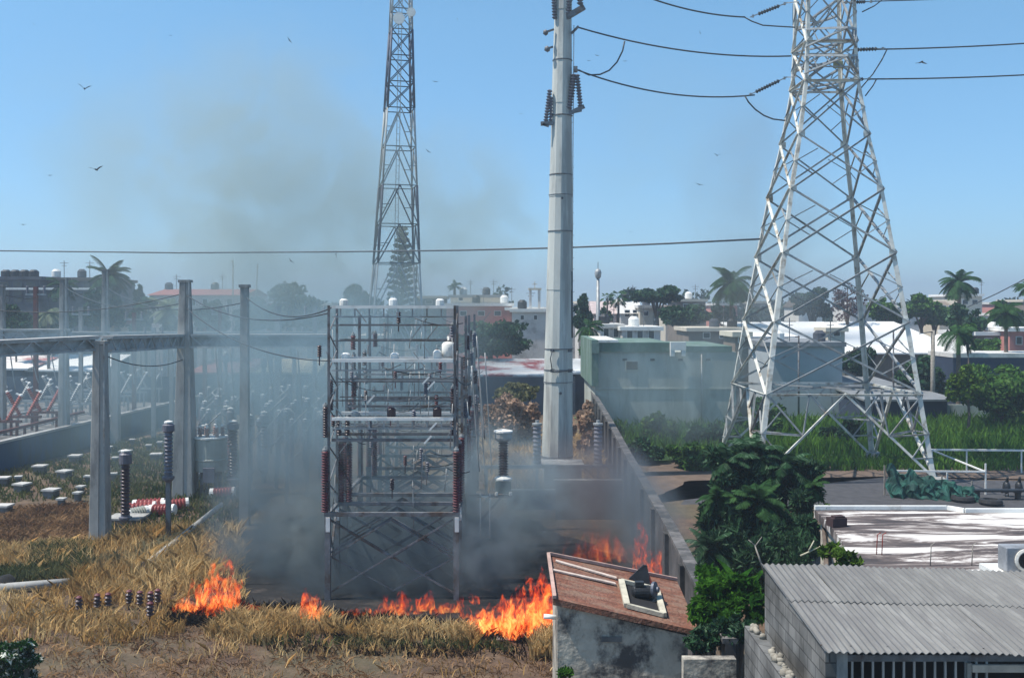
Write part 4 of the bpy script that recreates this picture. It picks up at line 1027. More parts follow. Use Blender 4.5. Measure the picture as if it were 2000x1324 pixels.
rr = t_.nodes.new('ShaderNodeValToRGB'); rr.color_ramp.elements[0].position = .35; rr.color_ramp.elements[1].position = .62; rr.color_ramp.elements[0].color = (.3, .3, .3, 1)
mxx = t_.nodes.new('ShaderNodeMix'); mxx.data_type = 'RGBA'; mxx.blend_type = 'MULTIPLY'; mxx.inputs[0].default_value = .85
t_.links.new(nz_.outputs[0], rr.inputs[0]); t_.links.new(bk.outputs['Color'], mxx.inputs[6]); t_.links.new(rr.outputs[0], mxx.inputs[7]); t_.links.new(mxx.outputs[2], b_.inputs['Base Color'])
bpn = t_.nodes.new('ShaderNodeBump'); bpn.inputs['Strength'].default_value = .6; bpn.inputs['Distance'].default_value = .03; t_.links.new(bk.outputs['Fac'], bpn.inputs['Height']); bpn.invert = True; t_.links.new(bpn.outputs[0], b_.inputs['Normal'])
b_.inputs['Roughness'].default_value = .95
def sidewall(nm, xa, xb, ya, yb, za, zb_, m=block):
    m_ = MB(); m_.prism([(xa, ya), (xb, ya), (xb, yb), (xa, yb)], 0, [za, za, zb_, zb_]); return m_.build(nm, m, shed)
sidewall('side_wall', x0 + .05, x0 + .2, yF + .12, yB - .05, zF - .05, zB - .05)
sidewall('back_wall', x0 + .205, x1_ - .1, yB - .2, yB - .05, zB - .14, zB - .14)
m_ = MB(); m_.mm(x0 + .205, x0 + .36, yF + .12, yF + .27, 0, zF - .06); m_.build('corner_post', concrete, shed)
for i in range(14):
    x = x0 + .42 + i * .143
    m_ = MB(); m_.mm(x, x + .028, yF + .15, yF + .18, .3, zF - .1); m_.build('bar', mat('pale_rusty_bar', (.42, .4, .38), .6, .3), shed)
m_ = MB(); m_.mm(x0 + .36, x1_ + 1.4, yF + .14, yF + .2, zF - .19, zF - .101 ); m_.build('lintel', steel_dark, shed)
m_ = MB(); m_.mm(x0 + 2.0, x0 + 2.06, yF + .1, yF + .16, 0, zF - .2); m_.build('door_post', wood, shed)
for z in (zF - .32, zF - .5, zF - .72):
    m_ = MB(); m_.mm(x0 + 2.065, x1_ + 1.4, yF + .08, yF + .13, z, z + (.1 if z > zF - .4 else .05)); m_.build('rail', mat('cream_weathered_board', (.48, .4, .32), .85, 0, .25, 4), shed)
m_ = MB(); m_.mm(x0 + .37, x1_ + 1.4, yF + 1.6, yF + 1.64, 0, zF - .1); m_.build('interior_shade_sheet', dark_void, shed)  # near-black sheet added to stand in for the shaded shed interior
# rubble topped wall left of the shed
t = thing('rubble_wall', 'narrow wall topped with loose rubble between hut and shed', 'wall', (3.95, 15, 0))
m_ = MB(); m_.mm(3.86, 4.06, 11, 17.0, 0, 3.22); m_.build('wall', block, t)
m_ = MB()
for i in range(70):
    y = random.uniform(11, 16.9); m_.blob((3.96 + random.uniform(-.06, .06), y, 3.24 + random.random() * .04), random.uniform(.03, .07), 1, .3)
m_.build('rubble', mat('broken_mortar_rubble', (.3, .27, .22), .95, 0, .4, 6), t, kind='stuff')
t = thing('garden_wall', 'low grey wall closing the dark gap right of the hut', 'wall', (3.2, 17.6, 0))
a = P(1335, 1287, 17.6); m_ = MB(); m_.mm(a.x, 3.855, 17.6, 17.8, 0, a.z); m_.build('wall', hut_wall, t)

# ------------------------------------------------------------------ large flat roof in the middle right
fr = thing('flat_roof_house', 'low house with a wide flat roof of peeling white paint', 'house', (14, 25, 0))
def flat_roof_material():
    m, t, b = nodes('peeling_white_roof')
    tc = t.nodes.new('ShaderNodeTexCoord')
    def nz(sc, st, det=8, ro=.7):
        mp = t.nodes.new('ShaderNodeMapping'); mp.inputs['Scale'].default_value = st; n = t.nodes.new('ShaderNodeTexNoise')
        n.inputs['Scale'].default_value = sc; n.inputs['Detail'].default_value = det; n.inputs['Roughness'].default_value = ro; n.inputs['Distortion'].default_value = .6
        t.links.new(tc.outputs['Object'], mp.inputs[0]); t.links.new(mp.outputs[0], n.inputs['Vector']); return n
    r = t.nodes.new('ShaderNodeValToRGB'); e = r.color_ramp.elements
    e[0].position = .42; e[0].color = (.05, .04, .04, 1); e[1].position = .58; e[1].color = (.78, .75, .71, 1)
    x = e.new(.49); x.color = (.13, .10, .09, 1); x = e.new(.53); x.color = (.42, .37, .34, 1)
    t.links.new(nz(.55, (.5, 2.2, 1)).outputs[0], r.inputs[0]); t.links.new(r.outputs[0], b.inputs['Base Color']); b.inputs['Roughness'].default_value = .85
    return m
zR = 2.9
pts = [P(1560 + 30, 989, 28.4)[:2], P(1848, 989, 28.4)[:2], (12.35, 28.0), (24, 28.0), (24, 20.3), (7.0, 20.3), (7.4, 22.5), (7.9, 24.5), (8.2, 26.5)]
frm = flat_roof_material()
m_ = MB(); m_.prism([(x + (.15 if x < 10 else 0), y - (.1 if y > 25 else -.1)) for x, y in pts][::-1], 0, zR - .22); m_.build('wall', hut_wall, fr)
m_ = MB(); m_.prism(pts[::-1], zR - .218, zR); m_.build('roof', frm, fr)
m_ = MB()
for p, q in zip(pts[:3], pts[1:4]): m_.bar(Vector((p[0], p[1] - .06, zR + .06)), Vector((q[0], q[1] - .06, zR + .06)), .12, .11)
m_.build('parapet', white_paint, fr)
t = thing('roof_brick', 'dark brick lying alone on the peeling flat roof', 'brick', P(1634, 1027, 26.2)); c = Vector((P(1634, 0, 26.2).x, 26.2, zR)); t.location = c; ORG[t] = c
m_ = MB(); m_.box(c + Vector((0, 0, .12)), (.42, .3, .22), .3); m_.box(c + Vector((.03, -.02, .255)), (.3, .18, .04), .3); m_.build('brick', mat('dark_burnt_brick', (.05, .025, .025)), t)
for px, Y in ((1712, 23.2), (1817, 22.2)):
    t = thing('rebar_stub', 'thin rusty bars sticking up left on the flat roof' if px < 1800 else 'thin rusty bars sticking up near the middle of the flat roof', 'rod', (P(px, 0, Y).x, Y, zR))
    for dx in (0, .12 if px < 1800 else .9):
        m_ = MB(); x = P(px, 0, Y).x + dx; m_.tube([(x, Y, zR), (x + .02, Y, zR + .45), (x + .1, Y, zR + .5)], .012, 6); m_.build('bar', rust_red if px < 1800 else wood, t)
# fallen palm frond on the roof is pale and dry
ac = thing('air_conditioner', 'grey air conditioner unit with round fan at the right edge', 'air conditioner', (P(1985, 0, 19.3).x, 19.3, 0))
ax, ay, az = P(1966, 0, 19.3).x, 19.3, P(0, 1117, 19.3).z
m_ = MB(); m_.mm(ax, ax + .85, ay, ay + .36, az, az + .46); m_.build('case', mat('faded_grey_case', (.26, .27, .29), .6, .1, .3, 4), ac, bevel=.02)
m_ = MB(); m_.lathe((ax + .36, ay - .002, az + .23), [(.21, 0), (.21, .03), (.17, .05)], 24, (0, -1, 0)); o = m_.build('fan_guard', white_paint, ac)
m_ = MB(); m_.lathe((ax + .36, ay - .054, az + .23), [(.16, 0), (.15, .01)], 24, (0, -1, 0)); m_.build('fan', dark_void, o)
m_ = MB(); m_.mm(ax - .2, ax + 2, ay - .2, ay + .7, az - .1, az - .004); m_.build('shelf', white_paint, ac)
m_ = MB(); m_.mm(ax - .1, ax + 1.9, ay + .1, ay + .6, 0, az - .102); m_.build('pedestal', dark_void, ac)

# ------------------------------------------------------------------ railings, green netting, small things by the pylon foot
rl = thing('white_railing', 'white pipe railing enclosing the green meadow near the pylon foot', 'railing', P(1925, 948, 50))
c0, c1, c2_, c3_ = P(1738, 919, 46.8), P(1925, 920, 46.5), P(1818, 878, 52.6), P(2150, 881, 52.6)
zl = c0.z
m_ = MB()
m_.bar(c0, (c1.x, c1.y, zl), .07); m_.build('rail', white_paint, rl)
m_ = MB(); m_.bar((c1.x, c1.y, zl), (c2_.x, c2_.y, c2_.z), .06); m_.build('rail', white_paint, rl)
m_ = MB(); m_.bar(c2_, c3_, .09); m_.build('rail', white_paint, rl)
for p in (c0, c1, P(1820, 880, 52.6), P(1888, 880, 52.6), P(1995, 880, 52.6), P(2080, 880, 52.6), P(1780, 920, 46.8), P(1850, 920, 46.7)):
    m_ = MB(); m_.mm(p.x - .03, p.x + .03, p.y - .03, p.y + .03, 0, p.z + (.35 if p is c1 else 0)); m_.build('post', white_paint, rl)
def net(name, x0, x1, y0, y1, h, m, label, cat):
    t = thing(name, label, cat, ((x0 + x1) / 2, y0, 0))
    m_ = MB(); n_ = 70; vs = []; fs = []
    for i in range(n_ + 1):
        f = i / n_; x = x0 + (x1 - x0) * f; y = y0 + (y1 - y0) * f
        for j in range(7):
            g_ = j / 6; hh = h * (1 - .6 * f) * (1 + .12 * math.sin(i * .4))
            vs.append((x + .05 * math.sin(j * 2 + i * .4), y + .2 * math.sin(i * .5 + j * .7) * (1 - g_ * .4) + .35 * (1 - g_) * -1, hh * g_))
    for i in range(n_):
        for j in range(6):
            a = i * 7 + j; fs.append((a, a + 7, a + 8, a + 1))
    vs = [tuple(Vector(v) + mnoise.noise_vector(Vector(v) * 3.1) * .16 + mnoise.noise_vector(Vector(v) * 8) * .05) for v in vs]
    m_.add(vs, fs, False); o = m_.build('sheet', m, t)
    s_ = o.modifiers.new('thick', 'SOLIDIFY'); s_.thickness = .03
    m_ = MB()
    for f in (0, .33, .66, 1): m_.mm(x0 + (x1 - x0) * f - .03, x0 + (x1 - x0) * f + .03, y0 + (y1 - y0) * f + .3, y0 + (y1 - y0) * f + .36, 0, h * (1 - .4 * f)); m_.build('stake', wood, t) if f == 1 else None
    return t
net('shade_net', P(1733, 0, 46).x, P(1905, 0, 45).x, 46, 45, 1.35, mat('teal_green_netting', (.012, .085, .065), .8, 0, .5, 1.4, stain=(.01, .05, .04), stain_amt=.4, stain_scale=1.2), 'crumpled teal green netting around the foot of the pylon', 'netting')
# black tyres and birds by the lane
tyre_m = mat('black_rubber', (.015, .015, .017), .8, bump=0)
for px, py, lb in ((1880, 966, 'black old tyre lying behind the flat roof near the netting'), (1935, 972, 'black old tyre nearer to the right edge behind the flat roof')):
    g = G(px, py, .3); t = thing('tyre', lb, 'tyre', (g.x, g.y, 0), 'old tyres behind the flat roof')
    m_ = MB(); m_.lathe((g.x, g.y, .0), [(.3, 0), (.45, .02), (.5, .12), (.45, .24), (.3, .26), (.26, .13)], 18); m_.build('rubber', tyre_m, t)
def standing_bird(px, py, Y, lb):
    g = P(px, py, Y); t = thing('vulture', lb, 'bird', (g.x, g.y, 0), 'dark birds standing by the lane')
    h = g.z
    m_ = MB(); m_.blob((g.x, g.y, .42), .2, 2, .06, sq=(.8, 1.1, 1.5)); m_.tube([(g.x, g.y - .03, .6), (g.x, g.y - .06, .82), (g.x, g.y - .1, .88)], [.1, .05, .05], 8); m_.tube([(g.x, g.y - .1, .88), (g.x, g.y - .2, .85)], [.05, .012], 6)
    m_.tube([(g.x, g.y + .15, .3), (g.x, g.y + .42, .12)], [.12, .05], 6); m_.build('body', black, t)
    for s_ in (-.07, .07):
        m_ = MB(); m_.tube([(g.x + s_, g.y, .2), (g.x + s_, g.y - .03, 0)], .02, 6); m_.build('leg', black, t)
standing_bird(1966, 965, 46, 'upright black bird standing beside the lane at the right edge')
standing_bird(1990, 968, 46, 'second upright black bird closest to the right edge')
t = thing('dark_bench', 'long dark low bench by the lane at the right edge', 'bench', (P(1965, 0, 45.3).x, 45.3, 0)); c = P(1968, 0, 45.3)
m_ = MB(); m_.mm(c.x - 1.6, c.x + 3, 45.1, 45.5, .36, .45); m_.build('seat', black, t)
for dx in (-1.4, .4, 2.4):
    m_ = MB(); m_.mm(c.x + dx, c.x + dx + .1, 45.12, 45.48, 0, .358); m_.build('leg', black, t)

# ------------------------------------------------------------------ town in the background
salmon = mat('salmon_wall', (.52, .22, .19), .9, 0, .12, .5)
cream = mat('cream_wall', (.6, .54, .44), .9, 0, .12, .5)
pale_wall = mat('off_white_wall', (.62, .6, .57), .9, 0, .12, .6, stain=(.4, .38, .35), stain_amt=.35)
grey_wall = mat('weathered_grey_wall', (.47, .49, .44), .95, 0, .15, .8, stain=(.31, .33, .29), stain_amt=.46, stain_scale=.5, streak=(1.4, 1.4, .3))
dark_block = mat('dark_grey_building', (.07, .08, .1), .9, 0, .3, .5, stain=(.03, .03, .04), stain_amt=.4)
green_trim = mat('green_painted_trim', (.09, .16, .12), .85, 0, .3, 1, stain=(.17, .24, .21), stain_amt=.46, streak=(1, 1, .4))
tile_red = mat('old_red_roof', (.3, .11, .09), .9, 0, .3, 1.5)
sheet_roof = mat('grey_sheet_roof', (.22, .23, .24), .7, .1, .2, 1)
brown_wall = mat('brown_concrete_wall', (.2, .16, .13), .95, 0, .3, .6)
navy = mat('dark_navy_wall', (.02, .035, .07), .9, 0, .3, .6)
def house(label, px0, px1, py_top, Y, depth, wm, rm, roof='flat', wins=(), cat='house', name='house', rise=1.2, over=.25, py_eave=None, winc=glass, ymat=None):
    a, b = P(px0, py_top, Y), P(px1, py_top, Y)
    x0, x1 = a.x, b.x
    t = thing(name, label, cat, ((x0 + x1) / 2, Y + depth / 2, 0), 'houses of the town behind the yard')
    if roof == 'flat':
        zt = a.z; zw = zt - .35
        m_ = MB(); m_.mm(x0, x1, Y, Y + depth, 0, zw - .002); m_.build('wall', wm, t)
        m_ = MB(); m_.mm(x0 - over, x1 + over, Y - over, Y + depth + over, zw, zt); m_.build('roof', rm, t)
    elif roof == 'shed':      # slopes down towards the viewer
        ze = P(0, py_eave, Y).z; zt = P(0, py_top, Y + depth).z
        m_ = MB(); m_.prism([(x0, Y), (x1, Y), (x1, Y + depth), (x0, Y + depth)], 0, [ze - .14, ze - .14, zt - .14, zt - .14]); m_.build('wall', wm, t)
        m_ = MB(); m_.prism([(x0 - over, Y - .5), (x1 + over * 3, Y - .5), (x1 + over, Y + depth), (x0 - over, Y + depth)], [ze - .17, ze - .17, zt - .12, zt - .12], [ze - .03, ze - .03, zt, zt]); m_.build('roof', rm, t)
        zw = ze
    else:                     # gable, ridge along x
        zw = a.z - rise; ym = Y + depth / 2
        m_ = MB(); m_.mm(x0, x1, Y, Y + depth, 0, zw); m_.build('wall', wm, t)
        m_ = MB(); o_ = over
        vs = [(x0 - o_, Y - o_, zw + .01), (x1 + o_, Y - o_, zw + .01), (x1 + o_, Y + depth + o_, zw + .01), (x0 - o_, Y + depth + o_, zw + .01), (x0 - o_, ym, zw + rise), (x1 + o_, ym, zw + rise)]
        m_.add(vs, [(0, 3, 2, 1), (0, 1, 5, 4), (2, 3, 4, 5), (0, 4, 3), (1, 2, 5)]); m_.build('roof', rm, t)
    for (wx, wy, ww, wh) in wins:
        p, q = P(wx - ww / 2, wy - wh / 2, Y), P(wx + ww / 2, wy + wh / 2, Y)
        m_ = MB(); m_.mm(p.x - .06, q.x + .06, Y - .05, Y - .003, q.z - .06, p.z + .06); o = m_.build('window', ymat or white_paint, t)
        m_ = MB(); m_.mm(p.x, q.x, Y - .07, Y - .053, q.z, p.z); m_.build('pane', winc, o)
    return t, zw
# right: long white roof sheds
white_roof = mat('white_sheet_roof', (.8, .79, .76), .7, 0, .05, .6)
house('long shed with bright white sloping roof behind the pylon', 1578, 1868, 628, 92, 16, brown_wall, white_roof, 'shed', py_eave=688, cat='shed', name='warehouse', over=.3)
house('short white roofed shed seen left of the pylon', 1466, 1540, 629, 92, 12, pale_wall, white_roof, 'shed', py_eave=656, cat='shed', name='warehouse')
house('small beige rooftop block in front of the long white roof', 1617, 1650, 640, 88, 3, cream, cream, wins=((1634, 652, 12, 8),))
house('white gabled end house right of the long white roof', 1872, 1908, 655, 90, 8, pale_wall, white_roof, 'gable', rise=1.4)
house('tan unfinished house behind the dark palm at the right', 1908, 1975, 648, 96, 8, brown_wall, white_roof, wins=((1930, 668, 12, 14), (1955, 668, 10, 14)))
house('salmon house touching the right edge', 1972, 2040, 640, 94, 8, salmon, white_roof, wins=((1990, 665, 10, 14),))
house('white house on the rise behind the tall right palm', 1872, 1918, 574, 150, 10, cream, white_roof, wins=((1885, 590, 10, 8), (1904, 590, 10, 8)))
house('pale house tucked in the trees at the far right', 1958, 1990, 612, 140, 8, pale_wall, pale_wall)
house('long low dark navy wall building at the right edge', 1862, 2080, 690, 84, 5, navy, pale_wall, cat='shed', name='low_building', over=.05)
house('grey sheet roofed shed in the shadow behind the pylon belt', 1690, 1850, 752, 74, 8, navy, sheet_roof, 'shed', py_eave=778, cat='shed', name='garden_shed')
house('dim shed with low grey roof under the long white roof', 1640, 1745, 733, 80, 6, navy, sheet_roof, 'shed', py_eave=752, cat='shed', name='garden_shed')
t = thing('garden_wall', 'plain grey boundary wall behind the green meadow', 'wall', (P(1800, 0, 76).x, 76, 0))
m_ = MB(); m_.mm(P(1700, 0, 76).x, P(1935, 0, 76).x, 76, 76.2, 0, P(0, 790, 76).z); m_.build('wall', grey_wall, t)
# green trimmed building
GX0, GX1 = P(1153, 0, 70).x, P(1438, 0, 70).x
gt = thing('green_trim_building', 'large grey blank walled building with green parapet', 'building', ((GX0 + GX1) / 2, 75, 0))
zt = P(0, 666, 70).z
m_ = MB(); m_.mm(GX0 + .3, GX1, 70, 80, 0, zt - .75); m_.build('wall', grey_wall, gt)
m_ = MB(); m_.mm(GX0 + .2, P(1308, 0, 70).x, 69.85, 80.1, zt - .748, zt - .1); m_.mm(P(1340, 0, 70).x, GX1 - .3, 69.95, 80.1, zt - .748, zt - .35); m_.build('parapet', green_trim, gt)
m_ = MB(); m_.mm(GX0, GX0 + .45, 68.8, 80, zt - 3.0, zt + .1); m_.mm(GX0 - .02, GX0 + .5, 68.7, 69.85, zt - .8, zt - .098 ); m_.build('corner_pier', green_trim, gt)
m_ = MB(); m_.mm(GX0 + .455, GX0 + 1.9, 69.8, 79, zt - .098, zt + .08); m_.build('roof_edge', white_paint, gt)
p, q = P(1223, 706, 70), P(1245, 722, 70)
m_ = MB(); m_.mm(p.x - .08, q.x + .08, 69.9, 69.997, q.z - .08, p.z + .08); o = m_.build('window', grey_wall, gt)
m_ = MB(); m_.mm(p.x, q.x, 69.87, 69.897, q.z, p.z); m_.build('pane', dark_void, o)
p, q = P(1309, 668, 69.6), P(1339, 694, 69.6)
m_ = MB(); m_.tube([(GX0 + 7.6, 69.93, .2), (GX0 + 7.6, 69.93, zt - .9)], .05, 8); m_.build('drain_pipe', galv, gt)
m_ = MB(); m_.mm(GX0 + .3, GX1, 69.93, 69.997, zt - 3.3, zt - 3.2); m_.build('string_course', grey_wall, gt)
for k in range(4):
    m_ = MB(); m_.mm(GX0 + 2.2 + k * 1.9, GX0 + 2.5 + k * 1.9, 69.95, 69.996, zt - 1.35, zt - 1.2); m_.build('vent', dark_void, gt)
t = thing('rooftop_tank_stand', 'small white two legged block on the green parapet', 'water tank', (P(1324, 0, 69.6).x, 69.6, zt - 1.0))
m_ = MB(); m_.mm(p.x, q.x, 69.4, 69.8, q.z + .35, p.z); m_.build('tank', white_paint, t)
for x in (p.x, q.x - .3): m_ = MB(); m_.mm(x, x + .28, 69.42, 69.78, q.z - .05, q.z + .348); m_.build('leg', white_paint, t)
house('tan rooftop hut at the right end of the green parapet', 1436, 1462, 648, 72, 4, brown_wall, cream, wins=((1448, 664, 10, 8),))
house('pale grey windowless house directly behind the pylon', 1500, 1645, 668, 80, 9, mat('pale_blue_grey_wall', (.36, .4, .42), .95, 0, .1, .5), sheet_roof, wins=())
house('low tan building between green parapet and pylon', 1345, 1450, 640, 96, 7, brown_wall, cream, wins=((1380, 655, 12, 10), (1412, 655, 12, 10)))
# roof clutter behind the green parapet
house('white porch house above the left part of the green parapet', 1172, 1215, 633, 92, 7, pale_wall, pale_wall, wins=((1184, 650, 9, 16), (1203, 650, 9, 16)))
house('white arcaded house just right of the porch house', 1216, 1290, 638, 90, 7, pale_wall, white_paint, wins=((1230, 652, 10, 18), (1250, 652, 10, 18), (1272, 652, 10, 18)))
house('pinkish gabled house left of the small fan palm', 1160, 1204, 588, 128, 9, mat('pale_pink_wall', (.55, .42, .38), .9), mat('pale_pink_roof', (.5, .4, .38), .9), 'gable', rise=1.6, wins=((1172, 615, 8, 8),))
house('white gabled house right of the small fan palm', 1212, 1252, 584, 126, 9, pale_wall, pale_wall, 'gable', rise=1.8, wins=((1225, 612, 9, 12), (1240, 612, 7, 12)))
house('narrow white house half hidden by the round green tree', 1250, 1276, 596, 124, 6, cream, pale_wall, wins=((1262, 612, 8, 8),))
house('dim flat house between the round tree and the hazy palm', 1322, 1378, 584, 135, 8, brown_wall, cream, wins=((1340, 598, 10, 8), (1360, 598, 10, 8)))
# centre left of monopole
house('salmon pink block with white roof edge left of the tall pole', 872, 1000, 592, 118, 14, salmon, white_paint, wins=((905, 612, 12, 8), (940, 612, 12, 8), (972, 612, 12, 8)), cat='building', name='pink_building')
house('cream upper storey on top of the salmon pink block', 880, 985, 576, 126, 9, cream, sheet_roof, cat='building', name='upper_storey', wins=((900, 584, 8, 6), (930, 584, 8, 6)))
house('long low salmon wing with white coping close to the tall pole', 990, 1080, 600, 112, 8, salmon, white_paint, cat='building', name='pink_building', wins=())
tt, _ = house('white chapel like building with small bell turret', 1000, 1066, 603, 108, 8, pale_wall, white_paint, cat='chapel', name='chapel', wins=((1020, 620, 6, 8), (1046, 620, 6, 8)))
x0, x1 = P(1034, 0, 108).x, P(1056, 0, 108).x; z0, z1 = P(0, 603, 108).z, P(0, 566, 108).z
for sx in (x0, x1 - .25):
    for sy in (108.5, 109.6):
        m_ = MB(); m_.mm(sx, sx + .25, sy, sy + .25, z0 + .002, z1); m_.build('turret_post', pale_wall, tt)
m_ = MB(); m_.mm(x0 - .1, x1 + .1, 108.4, 110, z1 + .002, z1 + .2); m_.build('turret_roof', cream, tt)
m_ = MB(); m_.bar(((x0 + x1) / 2, 109.2, z1 + .2), ((x0 + x1) / 2, 109.2, z1 + .9), .08); m_.bar(((x0 + x1) / 2 - .25, 109.2, z1 + .62), ((x0 + x1) / 2 + .25, 109.2, z1 + .62), .08); m_.build('cross', cream, tt)
# the row of low painted sheds just behind the yard
peel = mat('white_and_red_peeling_paint', (.74, .7, .66), .85, 0, .08, .7, stain=(.36, .08, .08), stain_amt=.42, stain_scale=.35)
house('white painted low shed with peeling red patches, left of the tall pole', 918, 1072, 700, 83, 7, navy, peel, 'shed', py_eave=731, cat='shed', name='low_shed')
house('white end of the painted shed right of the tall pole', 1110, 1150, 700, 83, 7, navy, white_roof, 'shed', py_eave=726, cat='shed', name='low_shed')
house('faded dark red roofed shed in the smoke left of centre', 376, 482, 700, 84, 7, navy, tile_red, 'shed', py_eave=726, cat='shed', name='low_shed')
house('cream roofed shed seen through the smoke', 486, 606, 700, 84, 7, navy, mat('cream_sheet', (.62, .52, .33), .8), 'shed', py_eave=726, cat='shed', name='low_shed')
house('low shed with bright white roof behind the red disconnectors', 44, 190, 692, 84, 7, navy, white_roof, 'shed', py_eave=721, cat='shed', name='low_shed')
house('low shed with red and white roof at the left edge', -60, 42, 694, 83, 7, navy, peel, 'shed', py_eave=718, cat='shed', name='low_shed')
t = thing('back_wall', 'dark blue wall running behind the whole switchyard', 'wall', (-6, 81, 0))
m_ = MB(); m_.mm(P(-80, 0, 81).x, 5.0, 81, 81.2, 0, P(0, 736, 81).z); m_.build('wall', mat('dark_blue_grey_wall', (.05, .07, .1), .9, 0, .3, .4), t)
# left skyline
bb, _ = house('dark multi storey block with rooftop tanks at the far left', -40, 78, 540, 112, 14, dark_block, dark_block, cat='building', name='apartment_block', wins=tuple((x, y, 16, 9) for x in (10, 35, 60) for y in (555, 572, 585)), ymat=dark_block)
house('long dark building right of the rooftop tanks', 78, 186, 542, 114, 12, dark_block, mat('brown_roof', (.1, .085, .08), .9), cat='building', name='apartment_block', wins=tuple((x, y, 12, 8) for x in (95, 120, 145, 170) for y in (556, 576)), ymat=dark_block)
m_ = MB(); m_.mm(P(-40, 0, 111).x, P(186, 0, 111).x, 110.8, 111.2, P(0, 566, 111).z, P(0, 562, 111).z); t = thing('balcony_ledge', 'long pale ledge across the dark far left building', 'ledge', (P(70, 0, 111).x, 111, P(0, 566, 111).z)); m_.build('ledge', white_paint, t)
t['group'] = ''; del t['group']
k = 0
for px in (12, 30, 48, 66):
    p = P(px, 541, 114); t = thing('rooftop_tank', f'dark rooftop water tank on the far left block, {ordn[k]} from the left', 'water tank', p, 'rooftop tanks'); k += 1
    m_ = MB(); m_.lathe(p + Vector((0, 0, .0)), [(.5, 0), (.55, .1), (.55, .6), (.3, .8)], 12); m_.build('tank', black, t)
house('long pinkish villa with red tiled roof line behind the tall stained post', 292, 474, 563, 118, 12, mat('pale_pinkish_wall', (.58, .5, .46), .9), tile_red, 'gable', rise=.8, cat='building', name='villa', wins=tuple((x, 590, 9, 12) for x in range(305, 470, 24)))
house('tiny cream house under the hazy left trees', 207, 222, 622, 96, 4, cream, cream, wins=((214, 634, 5, 8),))
house('small cream house left of the droopy pale palm', 236, 264, 626, 96, 4, cream, tile_red, wins=((250, 636, 10, 5),))
house('low white house front behind the pale palm', 318, 352, 632, 92, 5, pale_wall, white_paint, wins=((326, 645, 6, 8), (342, 645, 6, 8)))
house('pale low house glimpsed behind the racks', 700, 745, 655, 100, 6, cream, cream, wins=())
house('dim wide house behind the radio mast foot', 812, 866, 578, 130, 8, dark_block, cream, wins=((838, 590, 12, 6),))
# water tower, street pole
p = P(1168, 600, 110)
t = thing('water_tower', 'thin grey mast carrying a small bulbous tank above the roofs', 'tower', (p.x, 110, 0))
m_ = MB(); m_.tube([(p.x, 110, 0), (p.x, 110, P(0, 545, 110).z)], [.35, .16], 8); m_.build('shaft', galv, t)
m_ = MB(); m_.lathe((p.x, 110, P(0, 546, 110).z), [(.1, 0), (.3, .25), (.38, .7), (.3, 1.0), (.12, 1.15)], 14, smooth=True); m_.build('tank', galv, t)
m_ = MB(); m_.bar((p.x, 110, P(0, 526, 110).z), (p.x, 110, P(0, 512, 110).z), .07); m_.build('antenna', steel_dark, t)
for px, pyt, Y, lb, arm in ((1822, 645, 78, 'dark street pole with a short arm in front of the long white roof', 1), (657, 590, 86, 'thin pole standing among the hazy trees', 0), (455, 508, 100, 'very thin pole rising above the hazy villa', 0), (492, 515, 105, 'thin leaning pole in the smoky sky right of the villa', 0), (1560, 655, 76, 'short post between the pylon legs', 0), (1745, 645, 77, 'dark post just inside the right pylon leg', 0)):
    p = P(px, pyt, Y); t = thing('street_pole', lb, 'pole', (p.x, Y, 0))
    m_ = MB(); r_ = .2 if arm else .08; m_.tube([(p.x, Y, 0), (p.x + (.0 if px != 492 else .6), Y, p.z)], [r_, r_ * .8], 8); m_.build('shaft', wood if arm else steel_dark, t)
    m_ = MB(); m_.bar((p.x, Y - .1, p.z - .1), (p.x - (1.1 if arm else .3), Y - .1, p.z - (.25 if arm else .1)), .07); m_.build('arm', steel_dark, t)

# ------------------------------------------------------------------ trees and plants
leafA = leaf_mat('mid_green_leaves', (.035, .09, .018), (.09, .19, .04), .5, c3=(.11, .2, .05))
leafB = leaf_mat('dark_green_leaves', (.016, .045, .022), (.045, .10, .045), .5, c3=(.09, .15, .09))
leafC = leaf_mat('yellow_green_leaves', (.05, .10, .015), (.12, .2, .03), .8)
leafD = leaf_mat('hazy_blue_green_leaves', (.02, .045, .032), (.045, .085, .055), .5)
leafE = leaf_mat('dry_pinkish_brush', (.26, .16, .11), (.48, .34, .24), .8)
leafV = leaf_mat('variegated_leaves', (.015, .05, .012), (.03, .09, .02), 3, c3=(.7, .7, .6))
palmL = leaf_mat('palm_leaflets', (.02, .055, .02), (.045, .1, .035), .8)
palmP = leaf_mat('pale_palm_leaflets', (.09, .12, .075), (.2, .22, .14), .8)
leafBr = leaf_mat('bright_broad_leaves', (.02, .07, .01), (.07, .18, .02), 1.5, .4)
def leaf_quads(cent, size, droop=0.0, aspect=1.6):
    n = len(cent)
    d = rng.normal(size=(n, 3)); d[:, 2] = d[:, 2] * (1 - .4 * droop) - droop; d /= np.linalg.norm(d, axis=1)[:, None]
    r = rng.normal(size=(n, 3)); u = np.cross(d, r); u /= np.linalg.norm(u, axis=1)[:, None]
    s = size * rng.uniform(.6, 1.3, n)[:, None]
    a = cent - d * s * aspect / 2; b = cent + d * s * aspect / 2
    return np.stack([a, cent + u * s * .5, b, cent - u * s * .5], 1)
